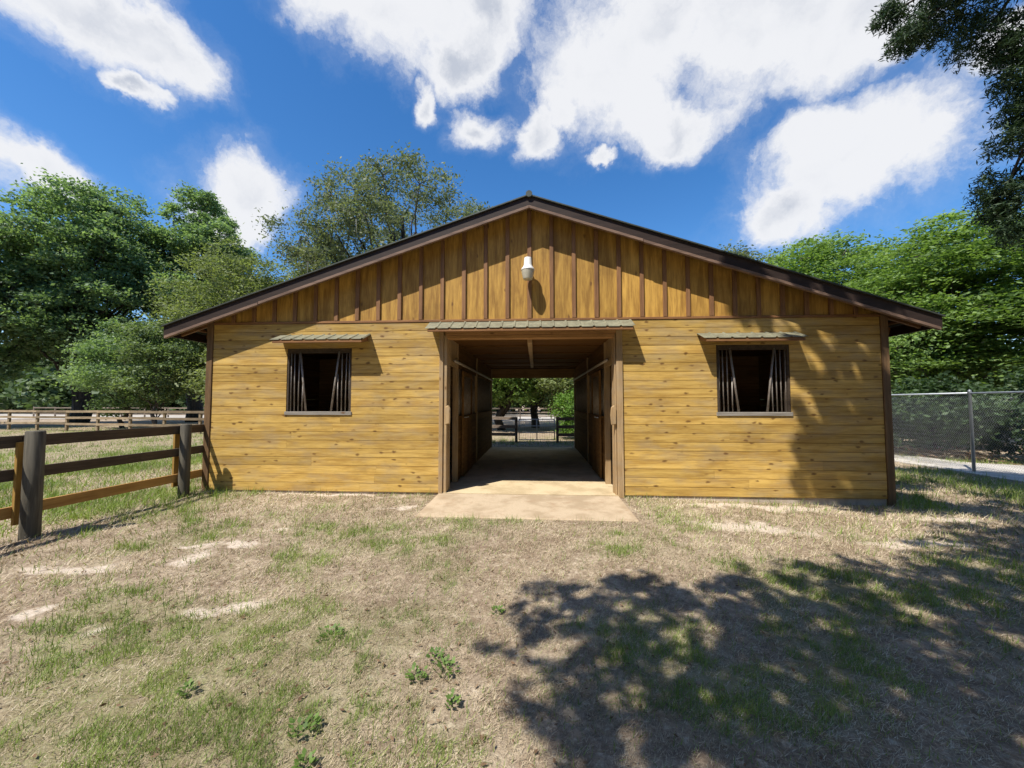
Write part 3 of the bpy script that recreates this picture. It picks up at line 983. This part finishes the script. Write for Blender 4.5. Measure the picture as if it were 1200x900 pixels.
# ------------------------------------------------------------------ chain link fences on the right
def chain_link(label, pts, spacing, hgt):
    root = thing('chain_link_fence', label, 'fence', (pts[0][0], pts[0][1], 0))
    for (xa, ya), (xb, yb) in zip(pts[:-1], pts[1:]):
        L = math.hypot(xb - xa, yb - ya)
        ux, uy = (xb - xa) / L, (yb - ya) / L
        n = max(1, round(L / spacing))
        for i in range(n + 1):
            x, y = xa + ux * L * i / n, ya + uy * L * i / n
            MB().lathe([(0.034, -0.3), (0.034, hgt + 0.02), (0.040, hgt + 0.03), (0.030, hgt + 0.075), (0.008, hgt + 0.09)], x, y, 12).build('post', M['galv'], root, 0, True)
        MB().tube([(xa, ya, hgt), (xb, yb, hgt)], 0.024, 8).build('top_rail', M['galv'], root, 0, True)
        MB().tube([(xa, ya, 0.06), (xb, yb, 0.06)], 0.004, 4).build('tension_wire', M['wire'], root)
        wm = MB()
        d = 0.055
        nz = int((hgt - 0.06) / d)
        for q in range(int(L / d / 1.0)):
            for ph in (0,):
                path = []
                for j in range(nz + 1):
                    o_ = (q + (j % 2)) * d
                    o_ = min(o_, L)
                    side_ = 0.003 if (j % 2) else -0.003
                    path.append((xa + ux * o_ - uy * side_, ya + uy * o_ + ux * side_, 0.06 + j * d))
                wm.tube(path, 0.0030, 3, False)
        wm.build('wire_mesh', M['wire'], root)
    return root


chain_link('chain link fence with a tall galvanised post standing right of the barn', [(11.3, 9.0), (10.95, 3.3), (10.75, -0.9)], 5.7, 1.92)
chain_link('second chain link fence run crossing behind the tall galvanised post', [(6.6, 9.2), (11.2, 9.05), (19.0, 8.8)], 3.2, 1.86)


# ------------------------------------------------------------------ trees
def ellipsoid_pts(n, g, shell=0.35):
    d = unit(g.normal(size=(n, 3)))
    r = g.uniform(shell ** 3, 1, (n, 1)) ** (1 / 3)
    return d * r


def limb(mb, a, bpt, r0, r1, g, sag=0.0, n=6, k=6):
    a, bpt = np.array(a, float), np.array(bpt, float)
    L = np.linalg.norm(bpt - a)
    path, rad = [], []
    for i in range(n + 1):
        f = i / n
        p = a + (bpt - a) * f
        p[2] += sag * L * math.sin(f * math.pi)
        if 0 < i < n:
            p += g.normal(size=3) * L * 0.028
        path.append(p)
        rad.append(r0 + (r1 - r0) * f)
    mb.tube(path, rad, k)
    return path


def tree(name, label, cat, base, hgt, rad, mat, seed, nlobes=34, nleaf=26000, leaf=(0.26, 0.16), crown_lo=0.22, lobe=0.30, group=None, barkm='bark',
         trunk_r=None, squash=1.0, flat=0.45, sparse=1.0, lean=(0, 0), moss=0, tight=0.23, layer=0.6):
    g = np.random.default_rng(seed)
    root = thing(name, label, cat, (base[0], base[1], 0), group)
    bx, by = base
    trunk_r = trunk_r or hgt * 0.019
    zc = hgt * (crown_lo + 1) / 2
    zr = hgt * (1 - crown_lo) / 2
    cen = np.array([bx + lean[0], by + lean[1], zc])
    # lobes fill the crown unevenly: candidates far from each other
    cand = ellipsoid_pts(nlobes * 14, g, 0.45)
    pick = [cand[0]]
    for _ in range(nlobes - 1):
        dist = np.min(np.linalg.norm(cand[:, None] - np.array(pick)[None], axis=2), axis=1)
        dist *= g.uniform(0.6, 1.0, len(cand))
        pick.append(cand[int(np.argmax(dist))])
    lob = np.array(pick)
    widen = np.where(lob[:, 2:3] < 0, 1.0, 1.0 - 0.28 * lob[:, 2:3])
    lc = cen + lob * np.array([rad, rad * squash, zr]) * 0.80 * np.concatenate([widen, widen, np.ones_like(widen)], 1)
    lr = rad * lobe * g.uniform(0.62, 1.3, nlobes)
    # trunk and limbs
    mb = MB()
    tp = limb(mb, (bx, by, -0.3), (bx + lean[0] * 0.7, by + lean[1] * 0.7, hgt * 0.78), trunk_r * 1.25, trunk_r * 0.22, g, 0, 9, 9)
    for i in range(nlobes):
        zj = min(max((lc[i, 2] - hgt * 0.16) * 0.72, hgt * crown_lo * 0.6), hgt * 0.72)
        f = zj / (hgt * 0.78)
        st = np.array([bx + lean[0] * 0.7 * f, by + lean[1] * 0.7 * f, zj])
        limb(mb, st, lc[i], trunk_r * 0.42 * (1.1 - f), trunk_r * 0.07, g, g.uniform(-0.05, 0.10), 6, 5)
    # leaves: clumps in each lobe
    wts = lr ** 2.2
    wts = wts / wts.sum()
    P = []
    for i in range(nlobes):
        nl = int(nleaf * wts[i])
        ncl = max(7, int(26 * sparse))
        cl = ellipsoid_pts(ncl, g, 0.55) * np.array([1.0, 1.0, 0.72 if layer > 0.5 else 0.6]) * lr[i] + lc[i]
        idx = g.integers(0, ncl, nl)
        sg = lr[i] * tight * g.uniform(0.6, 1.4, (nl, 1))
        P.append(cl[idx] + g.normal(size=(nl, 3)) * sg * np.array([1.15, 1.15, layer]))
        for c in cl[:max(3, ncl // 5)]:
            limb(mb, lc[i], c, trunk_r * 0.06, trunk_r * 0.018, g, 0.0, 3, 4)
    mb.build('trunk', M[barkm], root, 0, True)
    P = np.concatenate(P)
    P = P[P[:, 2] > 0.15]
    raw_mesh('crown', leaf_quads(P, leaf[0], leaf[1], flat, 0.1, g), 4, M[mat], root)
    if moss:
        n = moss
        i = g.integers(0, nlobes, n)
        p = lc[i] + g.normal(size=(n, 3)) * lr[i][:, None] * np.array([0.55, 0.55, 0.15]) - np.array([0, 0, 0.35]) * lr[i][:, None]
        ln_ = g.uniform(0.5, 1.9, n)
        wv = unit(np.concatenate([g.normal(size=(n, 2)), np.zeros((n, 1))], 1)) * g.uniform(0.02, 0.06, (n, 1))
        out = np.empty((n, 3, 3))
        out[:, 0], out[:, 1] = p - wv, p + wv
        out[:, 2] = p + np.stack([g.normal(size=n) * 0.12, g.normal(size=n) * 0.12, -ln_ * 0.7], 1)
        raw_mesh('moss', out.reshape(-1, 3), 3, M['moss'], root)['kind'] = 'stuff'
    return root


G1 = 'trees along the left side of the paddock'
tree('oak_tree', 'tall dark green oak with a thick trunk behind the left paddock fence', 'tree', (-35.3, 20.8), 20.4, 6.4, 'leaf_oak', 11, 60, 90000, (0.23, 0.135), 0.13, 0.235, G1, 'bark_dark', 0.55, tight=0.20)
tree('oak_tree', 'tallest dark green tree, its crown just left of the small round cloud', 'tree', (-29.8, 25.2), 21.9, 5.3, 'leaf_oak', 12, 50, 74000, (0.23, 0.135), 0.14, 0.235, G1, 'bark_dark', 0.5, tight=0.20)
tree('oak_tree', 'dark leafy tree cut off by the left edge of the view', 'tree', (-39.5, 17.0), 17.0, 6.2, 'leaf_oak', 13, 46, 60000, (0.23, 0.135), 0.10, 0.24, G1, 'bark_dark', 0.45, tight=0.20)
tree('live_oak', 'olive green feathery tree rising right beside the left roof eave', 'tree', (-20.9, 19.0), 13.6, 4.6, 'leaf_olive', 14, 34, 36000, (0.20, 0.085), 0.12, 0.32, G1, 'bark', 0.26)
tree('live_oak', 'greyish olive tree showing low over the left roof slope', 'tree', (-16.6, 21.5), 14.4, 4.4, 'leaf_olive', 15, 30, 26000, (0.20, 0.085), 0.25, 0.32, G1, 'bark', 0.25)
tree('live_oak', 'airy mossy grey-green live oak standing behind the left roof slope', 'tree', (-9.2, 18.6), 18.6, 8.2, 'leaf_moss', 16, 34, 60000, (0.19, 0.085), 0.28, 0.225, None, 'bark_dark', 0.50, 0.9, 0.2, 0.8, (0.2, 0), 300, tight=0.17)
tree('understory_tree', 'small light green tree under the tall oaks, nearer the barn', 'tree', (-23.6, 15.9), 7.4, 2.3, 'leaf_light', 17, 24, 18000, (0.16, 0.09), 0.08, 0.36, G1, 'bark', 0.10)
tree('understory_tree', 'low dark green tree under the tallest oak', 'tree', (-27.2, 17.2), 7.6, 3.0, 'leaf_oak', 18, 26, 22000, (0.17, 0.10), 0.05, 0.36, G1, 'bark', 0.12)
tree('understory_tree', 'slim olive sapling close by the left barn corner', 'tree', (-17.6, 15.4), 6.0, 2.4, 'leaf_olive', 19, 20, 12000, (0.18, 0.09), 0.06, 0.36, G1, 'bark', 0.09)

G2 = 'trees behind the barn'
tree('understory_tree', 'bright green leafy tree at the end of the aisle, left part', 'tree', (-1.9, 17.0), 7.0, 3.4, 'leaf_bright', 21, 28, 24000, (0.20, 0.12), 0.16, 0.34, G2, 'bark_dark', 0.22)
tree('understory_tree', 'darker olive tree at the end of the aisle, right part', 'tree', (1.9, 15.2), 6.4, 2.8, 'leaf_olive', 22, 26, 18000, (0.18, 0.09), 0.12, 0.34, G2, 'bark_dark', 0.14)
tree('understory_tree', 'dark trunked tree at the middle of the aisle view', 'tree', (0.1, 19.5), 8.5, 3.6, 'leaf_oak', 23, 28, 22000, (0.22, 0.13), 0.16, 0.34, G2, 'bark_dark', 0.24)

G3 = 'bright trees right of the barn'
tree('hickory_tree', 'broad bright green tree over the right roof slope', 'tree', (18.4, 18.6), 13.0, 5.2, 'leaf_bright', 31, 50, 75000, (0.22, 0.10), 0.10, 0.30, G3, 'bark', 0.26, 1.0, 0.75, layer=0.28)
tree('hickory_tree', 'bright green layered tree right of the right roof eave', 'tree', (19.8, 12.6), 11.2, 4.6, 'leaf_bright', 32, 50, 80000, (0.20, 0.085), 0.08, 0.30, G3, 'bark', 0.22, 1.0, 0.8, layer=0.28)
tree('hickory_tree', 'fresh green tree at the right edge, partly behind the hanging dark branches', 'tree', (21.5, 7.9), 10.8, 4.3, 'leaf_bright', 33, 46, 60000, (0.21, 0.09), 0.08, 0.30, G3, 'bark', 0.20, 1.0, 0.8, layer=0.28)
tree('live_oak', 'grey-green tree top showing far behind the right roof slope', 'tree', (16.4, 25.5), 15.2, 4.4, 'leaf_moss', 34, 28, 20000, (0.26, 0.12), 0.3, 0.30, None, 'bark', 0.24)
tree('shrub', 'light green sprawling bush by the plank fence right of the metal gate', 'shrub', (2.0, 11.0), 2.6, 1.2, 'leaf_fresh', 60, 18, 7000, (0.12, 0.06), 0.02, 0.38, None, 'bark_dark', 0.04)
G4 = 'shrubs behind the chain link fence'
for i, (x, y, h_, r_, mt, lab) in enumerate([
        (12.9, 6.2, 2.6, 1.5, 'leaf_shrub', 'dark shrub behind the tall galvanised post'),
        (14.8, 4.6, 2.5, 1.6, 'leaf_shrub', 'dark green shrub behind the right end of the chain link fence'),
        (9.6, 10.6, 2.6, 1.7, 'leaf_shrub', 'dense dark shrub beside the right wall of the barn'),
        (12.6, 10.4, 2.5, 1.8, 'leaf_shrub', 'dark shrub between barn and post, behind both fences'),
        (15.6, 8.6, 2.6, 1.8, 'leaf_shrub', 'dark shrub under the bright trees at the right edge'),
        (18.2, 5.6, 3.0, 1.9, 'leaf_shrub', 'low dark shrub farthest right behind the fence'),
        (12.2, 9.6, 5.6, 2.7, 'leaf_bright', 'light green bush with sunlit sprays just above the fence rail')]):
    tree('shrub', lab, 'shrub', (x, y), h_, r_, mt, 50 + i, 20, 9000, (0.15, 0.08), 0.02 if i < 6 else 0.42, 0.38, G4, 'bark_dark', 0.05)

# the far woods, plus unseen trees behind the viewer added to block sky light
g = np.random.default_rng(77)
wp, wtr = [], MB()
ring = [(-122 + 200 * (i + g.uniform(0, 1)) / 230, None) for i in range(230)] + [(math.cos(a) * rr, math.sin(a) * rr) for a, rr in ((R(g.uniform(172, 348)), g.uniform(27, 37)) for _ in range(130))]
ring += [(-100 + 118 * (i + g.uniform(0, 1)) / 80, 57 + g.uniform(-3, 3)) for i in range(80)]
for x, y in ring:
    y = 64 + g.uniform(-4, 10) - 0.0016 * (x + 10) ** 2 if y is None else y - 7
    h_ = g.uniform(9, 16) if y > 55 else g.uniform(5.5, 8.5) if y > 20 else g.uniform(15, 19)
    r_ = g.uniform(3.0, 5.0)
    n = 520
    p = ellipsoid_pts(n, g, 0.5) * np.array([r_, r_, h_ * 0.47]) + np.array([x, y, h_ * 0.53])
    p += (fbm(p[:, 0], p[:, 2], 0.5, 3)[:, None] - 0.5) * 2.4
    wp.append(p[p[:, 2] > 0.2])
    wtr.tube([(x, y, -0.3), (x + g.normal() * 0.4, y, h_ * 0.6)], [0.26, 0.1], 6)
woods = raw_mesh('woods', leaf_quads(np.concatenate(wp), 0.9, 0.6, 0.3, 0, g), 4, M['woods'])
props(woods, kind='stuff', label='far dark woods closing the view beyond the sand lot, with unseen trees behind the viewer added to block sky light')
props(wtr.build('woods_trunks', M['bark_dark']), kind='stuff', label='trunks of the far woods and of the added unseen trees behind the viewer')

# ------------------------------------------------------------------ shade tree beside and behind the viewer
cedar = thing('cedar_tree', 'dark cedar whose branches hang into the upper right corner and shade the lawn', 'tree', (6.4, -9.4, 0))
SX, SY = SUN_DIR.x / -SUN_DIR.z, SUN_DIR.y / -SUN_DIR.z
g = np.random.default_rng(99)
blobs = []      # x, y, z, r
for sx, sy, h_, r_ in [(0.75, -4.75, 6.0, 0.70), (1.35, -4.2, 6.2, 0.75), (2.2, -4.8, 6.4, 1.0), (2.9, -4.1, 6.8, 0.8), (3.6, -4.7, 6.6, 1.0), (4.5, -3.9, 7.0, 0.9),
                       (5.4, -3.3, 7.2, 0.85), (6.2, -2.5, 7.4, 0.8), (7.0, -1.9, 7.4, 0.8), (7.9, -1.3, 7.6, 0.75), (1.2, -5.9, 6.0, 1.0), (2.8, -6.0, 6.3, 1.2),
                       (4.6, -5.4, 6.8, 1.2), (6.2, -4.5, 7.2, 1.2), (7.8, -3.2, 7.4, 1.2), (9.2, -2.0, 7.6, 1.1), (5.0, -6.8, 6.6, 1.5), (7.5, -5.5, 7.2, 1.6), (9.5, -4.2, 7.8, 1.5),
                       (11.0, -2.4, 8.0, 1.3), (9.0, -0.6, 8.0, 0.8), (10.4, 0.1, 8.2, 0.7),
                       (8.3, -0.3, 8.0, 0.6), (7.6, -0.6, 8.0, 0.5), (8.9, 0.4, 8.2, 0.6), (6.6, -3.7, 7.2, 0.8), (5.2, -4.6, 7.0, 0.8), (2.0, -5.4, 6.3, 0.9), (3.4, -5.0, 6.6, 0.7), (0.55, -4.0, 6.0, 0.5), (1.3, -3.7, 6.2, 0.5), (2.1, -3.75, 6.5, 0.55), (3.0, -3.5, 6.7, 0.55), (3.9, -3.2, 6.9, 0.6), (4.8, -2.9, 7.0, 0.6), (5.6, -2.3, 7.2, 0.6), (6.5, -1.6, 7.4, 0.6), (0.85, -5.6, 5.9, 0.7), (4.0, -4.2, 6.8, 0.8), (2.6, -4.6, 6.5, 0.8), (1.6, -5.0, 6.3, 0.8), (5.8, -3.9, 7.0, 0.9), (8.2, -2.2, 7.6, 0.8), (7.0, -6.5, 7.2, 1.2), (3.6, -6.6, 6.4, 1.1), (8.6, -2.9, 7.6, 1.0), (7.0, -3.3, 7.2, 0.9), (6.0, -5.2, 7.0, 0.9), (3.8, -5.4, 6.5, 0.7), (9.8, -1.3, 7.8, 0.8), (8.7, 1.7, 9.0, 0.7), (9.8, 2.4, 9.0, 0.7)]:
    sx, sy = sx - 0.26, sy + 0.22
    blobs.append((sx - SX * h_, sy - SY * h_, h_, r_))
for wx_, wz_, h_, r_ in [(5.75, 0.6, 10.0, 0.42), (5.9, 0.1, 9.8, 0.40), (5.55, 1.15, 10.2, 0.33), (6.0, 1.2, 10.0, 0.38), (5.15, 0.35, 9.9, 0.22), (5.05, 1.0, 10.1, 0.20), (5.35, 1.9, 10.4, 0.22),
                          (5.9, 2.2, 10.2, 0.32), (6.05, 2.8, 10.4, 0.30), (5.0, 1.9, 10.0, 0.16), (5.55, 2.6, 10.5, 0.18), (4.9, 2.95, 10.4, 0.20), (5.4, 3.1, 10.6, 0.20), (3.75, 3.3, 10.4, 0.17),
                          (4.15, 3.15, 10.5, 0.15), (3.9, 3.75, 10.6, 0.20), (4.6, 3.8, 10.8, 0.25), (5.3, 3.6, 10.8, 0.28), (6.3, 3.2, 10.9, 0.30), (6.6, 0.5, 10.0, 0.5), (6.4, 1.6, 10.2, 0.4),
                          (5.6, -0.4, 9.6, 0.42), (6.5, -0.5, 9.4, 0.5), (4.75, 0.7, 10.0, 0.13), (3.3, 4.3, 10.9, 0.14), (4.2, 4.05, 10.9, 0.22), (4.95, 0.2, 9.9, 0.22), (4.85, 0.75, 9.9, 0.15), (5.3, 0.75, 10.0, 0.18), (5.25, 1.35, 10.1, 0.16), (5.7, 1.7, 10.2, 0.22), (4.75, 1.45, 10.2, 0.12), (5.15, 1.6, 10.3, 0.13), (4.7, 0.2, 9.9, 0.12), (5.45, 2.3, 10.3, 0.13), (4.7, 2.2, 10.2, 0.12), (5.2, 2.5, 10.4, 0.12)]:
    r_ = r_ * (0.72 if 1.4 < wz_ < 3.0 else 0.86)
    blobs.append((wx_ - SX * (h_ - wz_), -SY * (h_ - wz_), h_, r_))
hang = [(6.86, -0.5, 8.15, 0.50), (6.40, -0.5, 7.80, 0.32), (6.25, -0.3, 8.40, 0.26), (7.30, -0.7, 7.6, 0.45), (7.55, -0.8, 7.2, 0.36), (7.7, -0.9, 6.75, 0.42), (7.75, -0.85, 6.25, 0.36), (7.65, -0.85, 5.75, 0.40), (7.6, -0.6, 5.1, 0.42),
        (7.62, -0.75, 4.4, 0.36), (7.45, -0.6, 4.75, 0.26), (7.9, -1.4, 8.2, 0.6), (8.0, -1.2, 7.2, 0.55), (8.0, -1.1, 6.1, 0.5), (8.1, -1.0, 5.1, 0.5), (8.1, -1.0, 4.2, 0.4), (6.7, -1.2, 8.9, 0.6), (7.4, -1.0, 8.4, 0.5)]
tb = MB()
limb(tb, (6.4, -9.4, -0.3), (5.6, -8.4, 9.5), 0.36, 0.12, g, 0, 9, 12)
limb(tb, (5.6, -8.4, 9.3), (2.2, -4.6, 10.4), 0.11, 0.03, g, 0.05, 6, 8)
limb(tb, (6.0, -8.8, 6.2), (8.2, -1.7, 8.6), 0.15, 0.04, g, 0.08, 8, 8)
lv = []
for i, (x, y, z_, r_) in enumerate(blobs + hang):
    fz = min(max(z_ * 0.72, 2.5), 8.8)
    f = (fz + 0.3) / 9.8
    st = (6.4 - 0.8 * f, -9.4 + 1.0 * f, fz)
    if i >= len(blobs):
        st = (8.15, -1.9, 8.6)
    elif z_ > 9.3:
        st = (3.2, -5.7, 10.15)
    limb(tb, st, (x, y, z_), 0.055, 0.014, g, 0.06, 7, 5)
    n = int(1450 * r_ ** 2) + 230 if z_ < 9.3 else int(4800 * r_ ** 2) + 260
    if i >= len(blobs):
        n = int(13000 * r_ ** 2) + 700
    # sprays: twigs that droop, leaves strung along them
    ntw = max(12, int(n / 26))
    root_ = ellipsoid_pts(ntw, g, 0.2) * r_ * np.array([0.9, 0.9, 0.75]) + np.array([x, y, z_])
    dr_ = unit(g.normal(size=(ntw, 3)) * np.array([1, 1, 0.4]) + np.array([0, 0, -0.35])) * r_ * 0.45
    idx = g.integers(0, ntw, n)
    u_ = g.uniform(0, 1, (n, 1))
    lv.append(root_[idx] + dr_[idx] * u_ + g.normal(size=(n, 3)) * 0.035)
tb.build('trunk', M['bark_dark'], cedar, 0, True)
nh = sum(len(a) for a in lv[:len(blobs)])
lv = np.concatenate(lv)
raw_mesh('crown', np.concatenate([leaf_quads(lv[:nh], 0.135, 0.052, 0.2, 0.25, g), leaf_quads(lv[nh:], 0.085, 0.018, 0.2, 0.3, g)]), 4, M['leaf_cedar'], cedar)


# ------------------------------------------------------------------ grass, litter and weeds
def scatter(n, g, x0, x1, y0, y1, cx=0.11, cy=-7.1, near=2.6, fall=1.7):
    """points over the yard, thinning out with distance"""
    out = []
    got = 0
    while got < n:
        m_ = n * 3
        x, y = g.uniform(x0, x1, m_), g.uniform(y0, y1, m_)
        d = np.hypot(x - cx, y - cy)
        keep = g.random(m_) < np.minimum(1.0, (near / d) ** fall)
        x, y = x[keep], y[keep]
        out.append(np.stack([x, y], 1))
        got += len(x)
    return np.concatenate(out)[:n]


def clear(p):
    x, y = p[:, 0], p[:, 1]
    barn_ = (np.abs(x) < 6.28) & (y > -0.06) & (y < 7.6)
    pad_ = (np.abs(x + 0.04) < 1.66) & (y > -1.44) & (y < 0.2)
    walk_ = (x > 10.6) & (x < 13.4) & (y > -2.2) & (y < 4.4)
    return ~(barn_ | pad_ | walk_)


def blades(p, ln, wd, tilt_lo, tilt_hi, g):
    n = len(p)
    a = g.uniform(0, 2 * math.pi, n)
    tl = g.uniform(tilt_lo, tilt_hi, n)
    L = ln * g.uniform(0.5, 1.5, n)
    z0 = height(p[:, 0], p[:, 1]) - 0.004
    bs = np.stack([p[:, 0], p[:, 1], z0 + g.uniform(0, 0.012, n)], 1)
    dv = np.stack([np.cos(a) * np.sin(tl), np.sin(a) * np.sin(tl), np.cos(tl)], 1) * L[:, None]
    sd = np.stack([-np.sin(a + 0.5), np.cos(a + 0.5), np.zeros(n)], 1) * (wd * g.uniform(0.6, 1.4, n))[:, None]
    out = np.empty((n, 3, 3))
    out[:, 0], out[:, 1], out[:, 2] = bs - sd, bs + sd, bs + dv
    return out.reshape(-1, 3)


g = np.random.default_rng(5)
p = scatter(620000, g, -13, 13, -6.9, 6.5)
p = p[clear(p)]
bald = sstep(fbm(p[:, 0] + 4, p[:, 1], 7.0, 4), 0.36, 0.58)
p = p[g.random(len(p)) < 0.18 + 0.82 * bald]
s_ = sand_mask(p[:, 0], p[:, 1])
p = p[g.random(len(p)) > s_ * 0.8]
dist = np.hypot(p[:, 0] - 0.11, p[:, 1] + 7.1)
grow = np.clip(dist / 3.6, 0.9, 3.0)
o = raw_mesh('dry_grass', blades(p, 0.036 * grow, 0.0017 * grow, 0.6, 1.5, g), 3, M['dry_blade'])
props(o, kind='stuff', label='dry tan grass thatch over the yard')

p = scatter(700000, g, -14, 14, -6.9, 11)
p = p[clear(p)]
gm_ = green_mask(p[:, 0], p[:, 1])
tuft = sstep(fbm(p[:, 0], p[:, 1], 6.0, 3), 0.47, 0.60)
p = p[g.random(len(p)) < np.minimum(1, gm_ * 1.5) * (0.03 + 0.97 * tuft) + 0.055]
dist = np.hypot(p[:, 0] - 0.11, p[:, 1] + 7.1)
grow = np.clip(dist / 3.6, 0.9, 3.0)
o = raw_mesh('green_grass', blades(p, 0.055 * grow, 0.0020 * grow, 0.1, 1.15, g), 3, M['green_blade'])
props(o, kind='stuff', label='green grass tufts growing through the thatch')

# wide paddock and field: coarser grass
p = scatter(150000, g, -34, -6.4, -4, 18, -6, -4, 8.0, 1.3)
gm_ = green_mask(p[:, 0], p[:, 1])
p = p[g.random(len(p)) < 0.2 + 0.8 * gm_]
o = raw_mesh('paddock_grass', blades(p, 0.11, 0.008, 0.2, 1.2, g), 3, M['green_blade'])
props(o, kind='stuff', label='green paddock grass beyond the rail fence')

p = scatter(4200, g, -9, 9, -6.5, 3.0, near=2.2, fall=1.2)
p = p[clear(p)]
q = np.stack([p[:, 0], p[:, 1], height(p[:, 0], p[:, 1]) + 0.016], 1)
o = raw_mesh('leaf_litter', leaf_quads(q, 0.034, 0.014, 0.8, 0, g), 4, M['litter'])
props(o, kind='stuff', label='small fallen leaves and twigs strewn on the grass')

# broad-leaved weeds
W = []
spots = [(-1.36, -4.32, 0.10), (-1.07, -5.12, 0.08), (-0.54, -4.52, 0.06), (-0.62, -4.70, 0.07), (-0.35, -4.9, 0.04), (-0.2, -3.9, 0.05),
         (-1.9, -4.9, 0.035), (-0.1, -5.35, 0.05), (-0.45, -4.62, 0.09), (-0.95, -5.3, 0.04)]
for x, y, r_ in spots:
    r_ *= 0.72
    n = int(26 + 260 * r_)
    a = g.uniform(0, 2 * math.pi, n)
    rr = r_ * np.sqrt(g.random(n))
    px_, py_ = x + rr * np.cos(a), y + rr * np.sin(a)
    z0 = height(px_, py_)
    tip = np.stack([np.cos(a), np.sin(a), g.uniform(0.2, 0.9, n)], 1)
    tip = unit(tip) * (g.uniform(0.5, 1.2, n) * 0.034)[:, None]
    sd = np.stack([-np.sin(a), np.cos(a), g.normal(size=n) * 0.2], 1) * 0.011
    c0 = np.stack([px_, py_, z0 + g.uniform(0.005, 0.05, n)], 1)
    out = np.empty((n, 4, 3))
    out[:, 0], out[:, 1], out[:, 2], out[:, 3] = c0, c0 + tip * 0.55 + sd, c0 + tip, c0 + tip * 0.55 - sd
    W.append(out.reshape(-1, 3))
o = raw_mesh('weeds', np.concatenate(W), 4, M['weed'])
props(o, kind='stuff', label='small broad-leaved weeds in the thin grass')

# berm of pine straw along the foot of the chain link fence
st = []
n = 9000
u_ = g.random(n)
bx_ = np.where(g.random(n) < 0.5, 13.2 - 2.2 * u_, 9.4 + 1.0 * u_) + 0.3 * g.normal(size=n)
by_ = np.where(bx_ > 10.9, 5.2 + 3.2 * u_, 6.6 + 2.4 * u_) + 0.25 * g.normal(size=n)
bz_ = np.abs(g.normal(size=n)) * 0.11
q = np.stack([bx_, by_, bz_], 1)
o = raw_mesh('pine_straw', leaf_quads(q, 0.22, 0.03, 0.7, 0, g), 4, M['litter'])
props(o, kind='stuff', label='brown pine straw heaped at the foot of the chain link fence')
